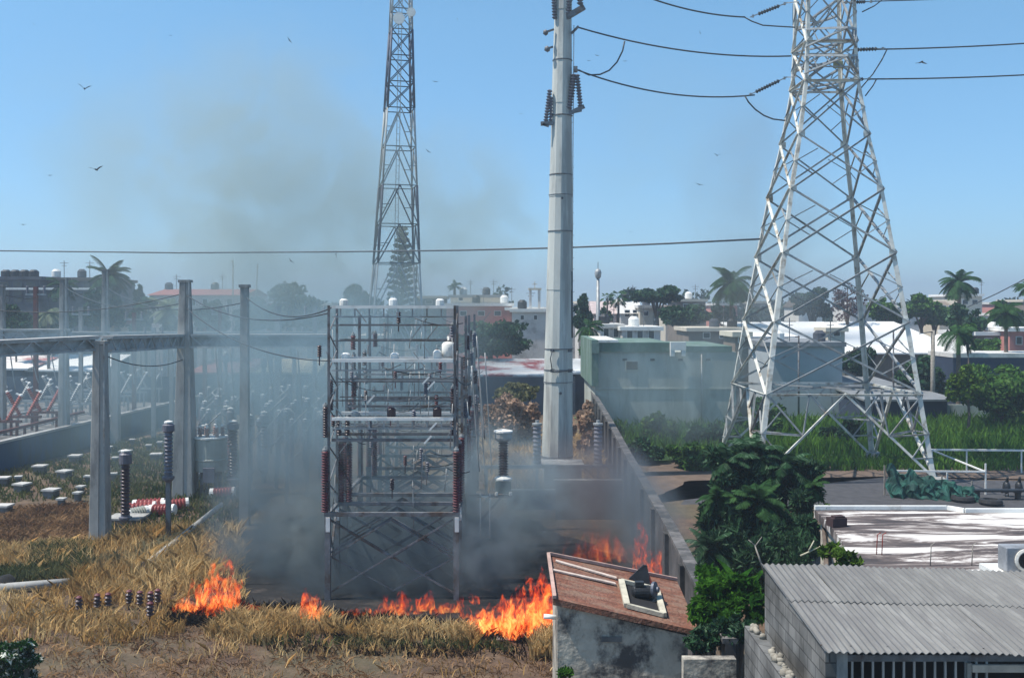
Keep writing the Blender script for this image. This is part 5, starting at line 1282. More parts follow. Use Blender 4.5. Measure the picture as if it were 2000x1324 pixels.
def crown_points(c, rad, n, nclump, flat=.0, hole=.0):
    c = np.array(c); rad = np.array(rad)
    k = rng.normal(size=(nclump, 3)); k /= np.linalg.norm(k, axis=1)[:, None]
    rr = rng.uniform(.35, .95, nclump)[:, None]
    k = k * rr; k[:, 2] = np.where(k[:, 2] < -flat if flat else False, -flat * rng.random(nclump), k[:, 2])
    cr = rng.uniform(.16, .36, nclump)
    wts = cr ** 2; wts /= wts.sum()
    idx = rng.choice(nclump, n, p=wts)
    q = rng.normal(size=(n, 3)); q /= np.linalg.norm(q, axis=1)[:, None]
    q *= (cr[idx] * rng.uniform(.55, 1.08, n))[:, None]; q[:, 2] *= .8
    return c + (k[idx] + q) * rad, c + k * rad
def tree(label, px0, px1, pyt, pyb, Y, m, n=2200, ncl=26, leaf=None, name='tree', depth=None, flat=.35, trunk=True, cat='tree', group=None, droop=0.0, zb=None):
    a, b = P(px0, pyt, Y), P(px1, pyb, Y)
    w_ = (b.x - a.x) / 2; h_ = (a.z - b.z) / 2
    c = Vector(((a.x + b.x) / 2, Y, (a.z + b.z) / 2))
    t = thing(name, label, cat, (c.x, Y, 0), group)
    dp_ = depth or max(w_ * .8, 1.0)
    pts, cl = crown_points(c, (w_ * .86, dp_, h_ * .9), n, ncl, flat)
    pts = pts[pts[:, 2] > .05]
    lf = leaf or max(.16, Y * .0032)
    np_mesh('crown', leaf_quads(pts, lf, droop), 4, m, t)
    if trunk:
        m_ = MB(); tr = max(.09, min(.35, w_ * .09)); zc = max(c.z - h_ * .2, .5)
        m_.tube([(c.x, Y, -.05), (c.x + .1, Y, zc * .5), (c.x, Y, zc)], [tr, tr * .8, tr * .55], 8)
        for i in range(5):
            e = Vector(cl[i]); m_.tube([(c.x, Y, zc * .75), Vector((c.x, Y, zc)).lerp(e, .5) + Vector((0, 0, .1)), e], [tr * .5, tr * .3, tr * .1], 5)
        m_.build('trunk', bark, t)
    return t
def palm(label, px, pyc, Y, L, m=palmL, nf=22, lean=0.0, name='palm_tree', droopf=1.0, tr=.16, fan=False, z0=0.0, lw=None):
    top = P(px, pyc, Y)
    t = thing(name, label, 'palm', (top.x + lean, Y, z0), 'palms of the town')
    quads = []; st = []
    ml = MB()
    for i in range(nf):
        az = 2 * math.pi * i / nf * 2.4 + random.uniform(-.2, .2); el = random.uniform(-.5, 1.25) if not fan else random.uniform(-.5, 1.3)
        LL = L * random.uniform(.85, 1.1)
        pts = []; p = Vector(top); d = Vector((math.cos(az) * math.cos(el), math.sin(az) * math.cos(el), math.sin(el)))
        ns = 9
        for k in range(ns + 1):
            pts.append(p.copy()); p = p + d * LL / ns; d = (d + Vector((0, 0, -.16 * droopf))).normalized()
        ml.tube(pts, [L * .012] + [L * .008] * (ns - 1) + [L * .004], 4, cap=False)
        for k in range(1, ns * 3):
            f = k / (ns * 3) * ns; i0 = min(int(f), ns - 1); pp = pts[i0].lerp(pts[i0 + 1], f - i0); dd = (pts[i0 + 1] - pts[i0]).normalized()
            side = dd.cross(Vector((0, 0, 1))).normalized()
            ll = L * (.3 if not fan else .35) * math.sin(math.pi * min(1, .12 + f / ns * .85)) * random.uniform(.8, 1.1)
            if fan and f < ns * .5: continue
            for s in (-1, 1):
                tip = pp + side * s * ll * .75 + dd * ll * .5 + Vector((0, 0, -ll * .35 * droopf)); wv = dd * (lw or L * .022)
                quads.append([pp - wv, pp + wv, tip + wv * .3, tip - wv * .3])
    np_mesh('crown', np.array([[tuple(v) for v in q] for q in quads]), 4, m, t)
    ml.build('frond_stems', m, t)
    m_ = MB(); nS = 12
    m_.tube([Vector((top.x + lean, Y, z0 - .05)).lerp(top, k / nS) + Vector((-lean * .5 * math.sin(math.pi * k / nS), 0, 0)) for k in range(nS + 1)], [tr * (1.25 - .35 * k / nS) * (1 + .06 * (k % 2)) for k in range(nS + 1)], 8)
    m_.build('trunk', bark, t)
    return t
GT = 'trees of the town behind the yard'

palm('tall hazy palm with drooping crown left of the pylon', 1428, 555, 100, 2.9, nf=34, droopf=1.3)
palm('small fan palm on a straight thin trunk above the white roofs', 1208, 583, 118, 1.5, nf=26, fan=True, tr=.13)
palm('full round palm rising above the white house at the right', 1873, 552, 105, 2.4, nf=40, droopf=1.2, tr=.2)
palm('dark palm cut by the right edge, upper one', 2006, 560, 90, 1.4, nf=24)
palm('low feathery palm in front of the long white roof end', 1872, 652, 78, 2.0, nf=14, droopf=1.5)
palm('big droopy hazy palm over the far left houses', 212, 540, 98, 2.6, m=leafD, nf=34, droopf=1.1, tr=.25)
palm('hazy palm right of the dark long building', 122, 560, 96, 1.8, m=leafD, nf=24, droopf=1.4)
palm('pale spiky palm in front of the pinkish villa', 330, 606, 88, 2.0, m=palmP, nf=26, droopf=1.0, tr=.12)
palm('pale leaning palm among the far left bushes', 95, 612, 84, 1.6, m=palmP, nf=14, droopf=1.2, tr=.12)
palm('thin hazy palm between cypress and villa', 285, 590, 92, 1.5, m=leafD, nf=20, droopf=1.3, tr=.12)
palm('dark drooping palm left of the tan unfinished house', 1965, 612, 86, 1.9, nf=26, droopf=1.5)
palm('small palm bush between the two pink roofs', 1186, 583, 114, 1.1, nf=20, fan=True, tr=.1)
palm('tiny palm top peeking over the salmon pink block', 888, 560, 128, 1.2, m=leafD, nf=18, droopf=1.0)
palm('low palm behind the green parapet corner', 1150, 640, 88, 1.6, m=palmL, nf=20, droopf=1.4)
tree('round green tree high behind the white gabled houses', 1228, 1338, 553, 605, 120, leafB, 3000, 24, group=GT)
tree('second low tree spreading right of the round green one', 1276, 1395, 592, 648, 108, leafB, 3200, 30, group=GT)
tree('dense dark tree right of the tall pole', 1118, 1160, 570, 665, 96, leafB, 2200, 22, group=GT)
tree('low leafy tree below the dense dark one beside the pole', 1122, 1166, 640, 712, 86, leafA, 2200, 22, group=GT)
tree('wide dome shaped dark tree in front of the salmon block', 862, 1052, 610, 715, 92, leafB, 6500, 50, group=GT, flat=.5)
tree('tree at the left foot of the dome shaped tree', 800, 885, 625, 700, 94, leafB, 2400, 24, group=GT)
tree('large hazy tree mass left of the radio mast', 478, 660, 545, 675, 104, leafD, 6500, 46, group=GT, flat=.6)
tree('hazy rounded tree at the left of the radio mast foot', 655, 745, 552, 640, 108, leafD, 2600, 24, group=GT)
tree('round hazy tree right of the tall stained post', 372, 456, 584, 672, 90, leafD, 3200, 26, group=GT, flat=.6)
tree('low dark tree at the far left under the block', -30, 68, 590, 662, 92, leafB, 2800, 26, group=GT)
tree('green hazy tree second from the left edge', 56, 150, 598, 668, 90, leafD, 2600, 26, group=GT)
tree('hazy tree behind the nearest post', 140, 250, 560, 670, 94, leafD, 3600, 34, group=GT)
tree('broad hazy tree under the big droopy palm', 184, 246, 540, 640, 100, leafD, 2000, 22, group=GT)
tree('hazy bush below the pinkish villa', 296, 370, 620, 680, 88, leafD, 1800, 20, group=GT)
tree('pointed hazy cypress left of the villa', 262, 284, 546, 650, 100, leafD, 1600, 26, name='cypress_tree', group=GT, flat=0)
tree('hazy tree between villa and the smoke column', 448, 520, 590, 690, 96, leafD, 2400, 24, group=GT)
tree('dark tree right behind the pylon waist', 1535, 1640, 556, 640, 112, leafD, 3200, 28, group=GT)
tree('bare reddish twiggy tree behind the right pylon leg', 1610, 1700, 545, 632, 106, leaf_mat('bare_purple_twigs', (.07, .045, .05), (.13, .09, .09), 1), 1300, 26, leaf=.16, group=GT, flat=0)
tree('long low green tree behind the white warehouse roof', 1690, 1765, 576, 640, 116, leafA, 2600, 24, group=GT)
tree('green tree crown behind the right end of the warehouse', 1748, 1850, 567, 640, 118, leafA, 3600, 30, group=GT)
tree('dark green tree between the tall palm and the edge', 1842, 1930, 590, 700, 98, leafB, 3600, 30, group=GT)
tree('bushy tree growing in front of the warehouse end', 1868, 1912, 628, 690, 84, leafA, 1800, 18, group=GT)
tree('dark tree close to the right edge', 1925, 1995, 583, 690, 100, leafB, 3000, 26, group=GT)
for i, (x0, x1, yt, yb, Y, mm_, n_) in enumerate(((1700, 1800, 585, 645, 124, leafB, 2600), (1780, 1870, 592, 650, 122, leafA, 2600), (1850, 1900, 600, 660, 112, leafA, 1800), (1900, 1960, 600, 668, 112, leafA, 2200), (1940, 2030, 596, 660, 126, leafB, 2600), (1985, 2060, 610, 700, 104, leafB, 2400), (1880, 1960, 655, 720, 90, leafA, 2200))):
    tree(['dark green tree in the band behind the warehouse, left end', 'mid green tree in the band under the tall palm', 'green tree directly below the tall round palm', 'green tree between tall palm and edge palm', 'dark tree farthest back at the right edge', 'dark tree cut by the right edge above the salmon house', 'green tree in front of the tan unfinished house'][i], x0, x1, yt, yb, Y, mm_, n_, 24, group=GT)
for i, (x0, x1, yt, yb, Y, mm_, n_) in enumerate(((1160, 1200, 600, 640, 116, leafB, 1400), (1380, 1450, 590, 650, 112, leafD, 2400), (1440, 1540, 595, 640, 118, leafD, 2200), (640, 700, 590, 680, 96, leafD, 2200), (745, 812, 600, 680, 98, leafD, 2200), (0, 60, 610, 680, 86, leafB, 2200), (246, 300, 600, 670, 92, leafD, 1800))):
    tree(['small dark tree left of the white porch house', 'hazy tree under the tall palm left of the pylon', 'hazy tree behind the left pylon leg', 'hazy tree just left of the racks', 'hazy tree between mast foot and racks', 'dark shrubby tree at the very left edge', 'hazy tree between the cream houses'][i], x0, x1, yt, yb, Y, mm_, n_, 24, group=GT)
tree('large mango tree in full green at the right edge', 1838, 2060, 700, 830, 70, leafA, 9000, 60, leaf=.24, group=GT, flat=.7)
tree('yellow green shrub in front of the mango tree', 1850, 1930, 712, 800, 66, leafC, 2600, 26, leaf=.2, name='bush', cat='bush', flat=.7)
tree('dark shaded tree under the grey shed roof', 1745, 1850, 690, 800, 80, leafB, 3600, 30, group=GT)
tree('leafy tree between pylon legs behind the pale grey house', 1645, 1720, 660, 760, 86, leafB, 2600, 24, group=GT)
tree('green bush between pylon and the pale grey house', 1440, 1540, 770, 880, 66, leafA, 3600, 30, leaf=.2, name='bush', cat='bush', flat=.7)
tree('dark bush inside the pylon legs on the meadow', 1600, 1700, 800, 905, 62, leafB, 3200, 26, leaf=.2, name='bush', cat='bush', flat=.7)
for i, (x0, x1, yt, yb, Y, mm_, lb) in enumerate(((1160, 1260, 815, 905, 64, leafA, 'green shrub under the blank grey wall, leftmost'), (1240, 1340, 805, 915, 62, leafC, 'yellow green shrub under the middle of the blank grey wall'),
        (1320, 1420, 810, 925, 60, leafB, 'dark shrub under the right part of the blank grey wall'), (1390, 1470, 790, 920, 60, leafA, 'tall green shrub left of the pylon leg'), (1190, 1300, 850, 930, 56, leafB, 'low dark green shrub along the boundary wall'), (1300, 1400, 850, 935, 54, leafA, 'low green shrub near the brown dirt path'))):
    tree(lb, x0, x1, yt, yb, Y, mm_, 3600, 28, leaf=.2, name='bush', cat='bush', group='shrubs behind the boundary wall', flat=.8)
tree('dry pinkish brush mound left of the tall pole', 935, 1065, 762, 905, 62, leafE, 6000, 40, leaf=.18, name='dry_bush', cat='bush', flat=.8)
tree('dry pinkish brush right of the tall pole', 1112, 1175, 780, 905, 58, leafE, 3200, 28, leaf=.18, name='dry_bush', cat='bush', flat=.8)
tree('olive green weeds on top of the dry brush mound', 950, 1060, 742, 800, 66, leaf_mat('olive_weeds', (.09, .10, .045), (.2, .19, .09), 1), 2200, 20, leaf=.18, name='bush', cat='bush')
for i, (px, py, Y) in enumerate(((1180, 632, 95), (1238, 637, 93), (1262, 595, 126), (1222, 586, 130), (905, 575, 129), (950, 575, 129), (1020, 602, 110), (1345, 583, 138), (1395, 640, 99), (1430, 640, 99), (1520, 667, 82), (1600, 667, 82), (1905, 573, 154), (1940, 647, 99), (330, 566, 124), (420, 566, 124), (110, 541, 118), (160, 541, 118), (930, 591, 124), (985, 591, 124))):
    p = P(px, py, Y); t = thing('roof_tank', 'small dark roof tank with aerial on the town roofs, ' + ['first','second','third','fourth','fifth','sixth','seventh','eighth','ninth','tenth','eleventh','twelfth','thirteenth','fourteenth','fifteenth','sixteenth','seventeenth','eighteenth','nineteenth','last'][sorted(a[0] for a in ((1180,),(1238,),(1262,),(1222,),(905,),(950,),(1020,),(1345,),(1395,),(1430,),(1520,),(1600,),(1905,),(1940,),(330,),(420,),(110,),(160,),(930,),(985,))).index(px)] + ' from the left', 'water tank', p, 'tanks and aerials on the town roofs')
    m_ = MB(); m_.lathe(p + Vector((0, 0, -.05)), [(.45, 0), (.5, .1), (.5, .7), (.25, .95)], 12); m_.build('tank', [black, white_paint, dark_block][i % 3], t)
    m_ = MB(); m_.bar(p + Vector((.9, 0, -.05)), p + Vector((.9, 0, 1.9)), .06); m_.bar(p + Vector((.4, 0, 1.6)), p + Vector((1.4, 0, 1.6)), .05); m_.bar(p + Vector((.6, 0, 1.3)), p + Vector((1.2, 0, 1.3)), .05); m_.build('aerial', steel_dark, t)
# far skyline
fw = []
for px in np.arange(-120, 2120, 26):
    Y = rng.uniform(165, 215); c = P(px, 600, Y); hh = rng.uniform(5, 10.5); pts, _ = crown_points((c.x, Y, hh * .55 + 1.0), (rng.uniform(3.5, 7), 3, hh * .6), 420, 10, .5); fw.append(pts)
fwp = np.concatenate(fw); fwp = fwp[fwp[:, 2] > .1]
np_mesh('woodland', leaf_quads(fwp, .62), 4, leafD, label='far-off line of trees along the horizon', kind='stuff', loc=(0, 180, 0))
hc = [pale_wall, cream, salmon, brown_wall, white_paint, pale_wall]
for i, (px, yt, w_, Y) in enumerate(((-20, 585, 60, 150), (150, 590, 44, 145), (505, 588, 40, 150), (600, 592, 46, 150), (690, 588, 36, 140), (1088, 592, 50, 150), (1130, 588, 30, 140), (1300, 596, 44, 150), (1400, 592, 40, 145), (1478, 588, 40, 150), (1560, 584, 46, 150), (1660, 590, 50, 150), (1760, 592, 36, 150), (1835, 588, 30, 150), (1945, 590, 44, 160), (2000, 585, 40, 150))):
    house('small far house on the skyline, ' + ['first', 'second', 'third', 'fourth', 'fifth', 'sixth', 'seventh', 'eighth', 'ninth', 'tenth', 'eleventh', 'twelfth', 'thirteenth', 'fourteenth', 'fifteenth', 'last'][i] + ' from the left edge', px, px + w_, yt, Y, 8, hc[i % 6], hc[(i * 2 + 1) % 6], 'gable' if i % 3 == 1 else 'flat', wins=((px + w_ * .3, yt + 12, 7, 6), (px + w_ * .7, yt + 12, 7, 6)))
# Norfolk pine behind the mast
p = P(786, 600, 125); ztp = P(0, 440, 125).z
t = thing('norfolk_pine', 'tall dark tiered pine seen through the radio mast', 'tree', (p.x, 125, 0), GT)
m_ = MB(); m_.tube([(p.x, 125, 0), (p.x, 125, ztp)], [.35, .05], 8); m_.build('trunk', bark, t)
q_ = []
for z in np.arange(4.5, ztp, .75):
    rr_ = max(.3, (ztp - z) * .24 + .35); rr_ = min(rr_, 1.9)
    for a in range(7):
        az = a * .898 + z; nn = 46; f = rng.random(nn)
        c = np.stack([p.x + np.cos(az) * rr_ * f, 125 + np.sin(az) * rr_ * f, z + .25 * f * rr_ + rng.normal(size=nn) * .07], 1); q_.append(leaf_quads(c, .36))
np_mesh('crown', np.concatenate(q_), 4, leafD, t)
# the big dark tree right of the hut
def near_tree(label, blobs, m, leaf, name, cat, X0, base, group=None, droop=.5):
    t = thing(name, label, cat, base, group)
    allp = []
    for (px, py, Y, r, n_) in blobs:
        c = P(px, py, Y); pts, cl = crown_points(c, (r, r, r * .8), int(n_ * 1.7) if name == 'large_tree' else n_, 16, 0)
        allp.append(pts)
    np_mesh('crown', leaf_quads(np.concatenate(allp), leaf, .9 if name == 'large_tree' else droop, 4.2 if name == 'large_tree' else 2.6), 4, m, t)
    m_ = MB()
    for (px, py, Y, r, n_) in blobs[:(16 if name == 'large_tree' else 7)]:
        e = P(px, py, Y); b_ = Vector(base); m_.tube([b_, b_.lerp(e, .5) + Vector((0, 0, .2)), e], [.16, .1, .03], 7)
    m_.build('trunk', bark, t)
    return t
near_tree('big dark dense tree with hanging leaves right of the fire wall', [(1435, 945, 33, .85, 2400), (1490, 940, 34, .8, 2200), (1530, 985, 33, .9, 2400), (1450, 1010, 32, 1.1, 4000), (1500, 1035, 32, 1.1, 3800), (1430, 1065, 31, .8, 2000), (1550, 1040, 31, .7, 1900),
    (1580, 960, 34, .45, 900), (1585, 920, 34, .3, 500), (1460, 1085, 30.5, 1.2, 3400), (1540, 1085, 30, .9, 2200), (1390, 1000, 32, .45, 400), (1385, 1080, 31, .4, 260), (1400, 895, 33, .4, 200), (1450, 885, 34, .45, 280), (1500, 890, 34, .5, 300), (1545, 915, 34, .4, 220), (1580, 1060, 32, .4, 300)], leafB, .12, 'large_tree', 'tree', 0, (7.6, 32, 0))
near_tree('bright green leafy bush at the right corner of the hut', [(1400, 1150, 20, .55, 1600), (1440, 1140, 20.5, .5, 1400), (1370, 1190, 19.6, .3, 700), (1465, 1180, 19.8, .4, 900), (1420, 1200, 19.4, .35, 700)], leafBr, .1, 'bush', 'bush', 0, (4.1, 19.9, 0), droop=.3)
for px, py, Y, L, lb in ((1425, 905, 33, 1.0, 'small spiky palm crown poking out left on top of the dark tree'), (1475, 890, 34, 1.1, 'small spiky palm crown on top of the dark tree under the pylon foot'), (1535, 912, 33.5, 1.0, 'small spiky palm crown at the upper right of the dark tree'), (1582, 950, 33, .7, 'small spiky palm crown at the right flank of the dark tree'), (1400, 975, 32, .7, 'small spiky palm crown at the left flank of the dark tree'), (1570, 1040, 31.5, .7, 'small spiky palm crown low beside the peeling flat roof'), (1385, 1075, 30.5, .9, 'small spiky palm crown low on the left beside the boundary wall'), (1480, 985, 31.5, 1.1, 'small spiky palm crown in the middle of the dark tree')):
    palm(lb, px, py, Y, L, m=leafB if px % 2 else palmL, nf=26, droopf=1.1, tr=.05, name='young_palm', lw=.03)
# banana like upright blades
t = thing('banana_plant', 'bright green upright broad leaves above the bush by the hut', 'plant', (4.35, 20.6, 0))
q_ = []
for i in range(11):
    az = random.uniform(0, 6.28); b0 = P(1440 + random.uniform(-35, 25), 1165, 20.6); L = random.uniform(.5, .95); d = Vector((math.cos(az) * .35, math.sin(az) * .35, 1)).normalized()
    pts = [b0]; 
    for k in range(5): pts.append(pts[-1] + d * L / 5); d = (d + Vector((math.cos(az) * .16, math.sin(az) * .16, -.1))).normalized()
    sd_ = Vector((-math.sin(az), math.cos(az), 0))
    ws = [.02, .09, .12, .11, .07, .01]
    for k in range(5): q_.append([pts[k] - sd_ * ws[k], pts[k] + sd_ * ws[k], pts[k + 1] + sd_ * ws[k + 1], pts[k + 1] - sd_ * ws[k + 1]])
np_mesh('leaves', np.array([[tuple(v) for v in q] for q in q_]), 4, leafBr, t)
m_ = MB(); m_.tube([(4.35, 20.6, 0), P(1440, 1165, 20.6)], [.09, .06], 8); m_.build('stem', bark, t)
near_tree('dark ragged undergrowth in the gap between hut and shed', [(1400, 1230, 19, .35, 900), (1440, 1225, 18.8, .35, 900), (1370, 1250, 18.6, .3, 600)], leafB, .08, 'bush', 'bush', 0, (4.0, 18.9, 0), droop=.2)
near_tree('yellowish shrub at the left corner of the peeling flat roof', [(1650, 1090, 21.2, .3, 500), (1620, 1075, 21.8, .25, 350), (1605, 995, 28.6, .25, 300)], leafC, .08, 'bush', 'bush', 0, (6.9, 21.6, 0), droop=.1)
near_tree('leafy bush with white edged leaves in the lower left corner', [(28, 1275, 20, .38, 2600), (55, 1290, 20, .22, 1200), (10, 1315, 20, .35, 1600), (50, 1335, 20, .3, 1200)], leafV, .075, 'bush', 'bush', 0, (-9.6, 20, 0), droop=.0)
near_tree('tiny sprig of leaves at the foot of the hut wall', [(1103, 1312, 19.8, .16, 260)], leafBr, .06, 'sprig', 'plant', 0, (1.02, 19.8, 0), droop=0)
# bare twigs by the shed corner
t = thing('bare_branch', 'bare forked branch rising beside the corrugated roof corner', 'branch', P(1492, 1100, 18.0))
m_ = MB(); m_.tube([P(1494, 1120, 18), P(1474, 1064, 18)], [.02, .012], 5); m_.tube([P(1474, 1064, 18), P(1462, 1054, 18)], [.012, .006], 5); m_.tube([P(1475, 1066, 18), P(1488, 1048, 18)], [.012, .006], 5); m_.build('branch', wood, t)
t = thing('dry_palm_stalk', 'bleached forked stalks lying at the left edge of the flat roof', 'branch', P(1570, 1088, 22))
m_ = MB()
for q in (((1563, 1085), (1600, 1068)), ((1580, 1075), (1590, 1055)), ((1600, 1068), (1650, 1066))): m_.tube([P(*q[0], 22), P(*q[1], 22)], [.025, .012], 5)
m_.build('stalk', mat('bleached_stalk', (.5, .46, .33), .9), t)

# ------------------------------------------------------------------ grasses
dryG = leaf_mat('straw_blades', (.44, .27, .10), (.74, .54, .27), .35, .3, .4)
brnG = leaf_mat('brown_trampled_straw', (.15, .085, .05), (.38, .24, .13), .5, .3, .4)
grnG = leaf_mat('green_weed_blades', (.06, .085, .03), (.16, .16, .07), .4, .3, .4)
medG = leaf_mat('lush_meadow_blades', (.04, .12, .015), (.13, .25, .035), .15, .35, .35)
def blades(xy, hmin, hmax, wd, lean=.5):
    n = len(xy); h = rng.uniform(hmin, hmax, n); az = rng.uniform(0, 2 * np.pi, n); fa = rng.uniform(0, 2 * np.pi, n)
    ln = rng.uniform(.1, lean, n) * h
    b = np.column_stack([xy, np.zeros(n)]); f = np.column_stack([np.cos(fa), np.sin(fa), np.zeros(n)]) * (wd * rng.uniform(.6, 1.4, n) / 2)[:, None]
    l = np.column_stack([np.cos(az) * ln, np.sin(az) * ln, np.zeros(n)])
    mid = b + l * .35 + np.column_stack([np.zeros((n, 2)), h * .62]); tip = b + l * 1.25 + np.column_stack([np.zeros((n, 2)), h])
    return np.stack([b - f, b + f, mid + f * .8, tip, mid - f * .8], 1)
def region(n, poly, clump=.0, keep=None):
    poly = [tuple(p) for p in poly]; xs = [p[0] for p in poly]; ys = [p[1] for p in poly]
    out = np.zeros((0, 2))
    while len(out) < n:
        q = np.column_stack([rng.uniform(min(xs), max(xs), n), rng.uniform(min(ys), max(ys), n)])
        ins_ = np.zeros(n, bool); j = len(poly) - 1
        for i in range(len(poly)):
            xi, yi = poly[i]; xj, yj = poly[j]
            c = ((yi > q[:, 1]) != (yj > q[:, 1])) & (q[:, 0] < (xj - xi) * (q[:, 1] - yi) / (yj - yi + 1e-9) + xi); ins_ ^= c; j = i
        q = q[ins_]
        if clump:
            v = np.sin(q[:, 0] * 2.1 + 1.3 * np.sin(q[:, 1] * 1.7)) * np.sin(q[:, 1] * 2.6 + np.sin(q[:, 0] * 1.3)) + .5 * np.sin(q[:, 0] * 5.7 + q[:, 1] * 4.1)
            q = q[rng.random(len(q)) > clump * (.5 - .5 * np.clip(v, -1, 1))]
        out = np.concatenate([out, q])
    return out[:n]
def grass(name, label, parts, m):
    V = np.concatenate([blades(region(n, poly, cl), h0, h1, w_, ln) for (n, poly, cl, h0, h1, w_, ln) in parts])
    np_mesh(name, V, 5, m, label=label, kind='stuff', loc=(0, 0, 0))
pg = lambda *a: [tuple(g2(x, y)) for x, y in a]
grass('dry_grass', 'tall golden dry grass left of and in front of the flames', [
    (8000, pg((-60, 1215), (330, 1210), (480, 1180), (480, 1060), (420, 1030), (210, 1050), (-60, 1075)), .93, .12, .36, .028, 1.3),
    (5200, pg((130, 1190), (330, 1190), (470, 1110), (470, 1040), (300, 1040), (215, 1055), (150, 1110)), .92, .3, .7, .034, .9),
    (2600, pg((-60, 1130), (120, 1120), (200, 1075), (-60, 1080)), .93, .3, .6, .045, .8),
    (5600, pg((400, 1240), (520, 1262), (620, 1238), (760, 1262), (860, 1250), (925, 1270), (935, 1240), (700, 1226), (560, 1205), (440, 1208)), .88, .15, .5, .03, .9),
    (500, pg((300, 1280), (540, 1285), (900, 1280), (930, 1260), (400, 1240)), .97, .15, .35, .028, .9),
    (350, pg((-60, 1330), (1080, 1335), (1085, 1262), (500, 1262), (-60, 1240)), .6, .1, .3, .024, 1.2),
    (1200, pg((-60, 1250), (200, 1262), (360, 1240), (360, 1205), (-60, 1210)), .93, .15, .4, .04, .9),
    (700, pg((1035, 1290), (1085, 1290), (1085, 1250), (1045, 1255)), 0, .3, .6, .04, .6)], dryG)
grass('trampled_grass', 'short brown trampled straw on the bare foreground soil', [
    (9000, pg((-80, 1400), (1090, 1400), (1090, 1240), (-80, 1200)), .96, .03, .13, .028, 2.6),
    (7000, pg((-60, 1075), (200, 1055), (170, 985), (-60, 1000)), .5, .1, .28, .05, 1.4)], brnG)
blkG = leaf_mat('scorched_blades', (.012, .01, .009), (.05, .035, .025), 1.2, .1, .5)
grass('burnt_stubble', 'blackened stubble along the edge of the fire', [
    (5200, pg((440, 1222), (560, 1214), (700, 1236), (930, 1252), (1075, 1262), (1075, 1228), (930, 1225), (700, 1204), (560, 1186), (440, 1190)), .6, .06, .3, .03, 1.2),
    (2200, pg((320, 1222), (470, 1226), (480, 1180), (430, 1190), (330, 1200)), .7, .06, .3, .03, 1.2),
    (1500, pg((500, 1275), (1060, 1290), (1075, 1250), (600, 1240)), .96, .05, .2, .03, 1.4)], blkG)
grass('green_weeds', 'green weeds scattered through the left yard', [
    (2600, pg((60, 1125), (180, 1120), (170, 1075), (60, 1080)), .7, .3, .55, .045, .6),
    (2600, pg((-50, 1150), (160, 1140), (160, 1115), (-50, 1125)), .6, .25, .5, .045, .6),
    (9000, pg((200, 1050), (470, 1030), (470, 880), (330, 850), (220, 870)), .85, .12, .38, .06, .8),
    (3000, pg((-80, 990), (200, 970), (210, 880), (-80, 940)), .95, .1, .3, .06, .9),
    (500, pg((500, 1262), (1000, 1275), (1000, 1262), (500, 1250)), .95, .12, .3, .04, .8)], grnG)
grass('tan_grass', 'dry tan grass between the racks and the tall pole', [(9000, [(-1.2, 47), (4.6, 47), (5.4, 66), (-2, 66)], .6, .25, .7, .06, .8)], dryG)
grass('meadow_grass', 'lush green meadow grass behind the lattice pylon', [
    (26000, [(6, 57), (5.8, 74), (62, 76), (62, 53.5), (38, 55), (22, 57.5)], .3, .4, 1.2, .09, .5),
    (9000, [(9, 53), (9, 57), (40, 57), (40, 53.5)], .7, .15, .5, .07, .6)], medG)

# ------------------------------------------------------------------ birds over the yard
def bird(px, py, Y, span, roll, lb, up=.35, yaw=0.0):
    c = P(px, py, Y)
    t = thing('bird', lb, 'bird', c, 'dark birds circling over the fire')
    def rot(v):
        v = Vector(v); v.rotate(Matrix.Rotation(roll, 3, 'Y')); v.rotate(Matrix.Rotation(yaw, 3, 'Z')); return c + v
    s = span / 2
    m_ = MB(); m_.tube([rot((0, -s * .55, .0)), rot((0, -s * .3, s * .04)), rot((0, s * .2, 0)), rot((0, s * .6, -s * .02))], [s * .04, s * .11, s * .1, s * .03], 8); m_.build('body', black, t)
    for k in (-1, 1):
        m_ = MB()
        a, b, d_ = (k * s * .08, -s * .2, s * .03), (k * s * .55, -s * .28, s * up * .9), (k * s, -s * .02, s * up * 1.3)
        a2, b2 = (k * s * .08, s * .2, s * .03), (k * s * .55, s * .14, s * up * .85)
        lo = (0, 0, -.02 * s)
        V = [rot(x) for x in (a, b, d_, b2, a2)]; W = [v - Vector((0, 0, .03 * s)) for v in V]
        m_.add(V + W, [(0, 1, 3, 4), (1, 2, 3), (9, 8, 6, 5), (8, 7, 6), (0, 5, 6, 1), (1, 6, 7, 2), (2, 7, 8, 3), (3, 8, 9, 4)]); m_.build('wing', black, t)
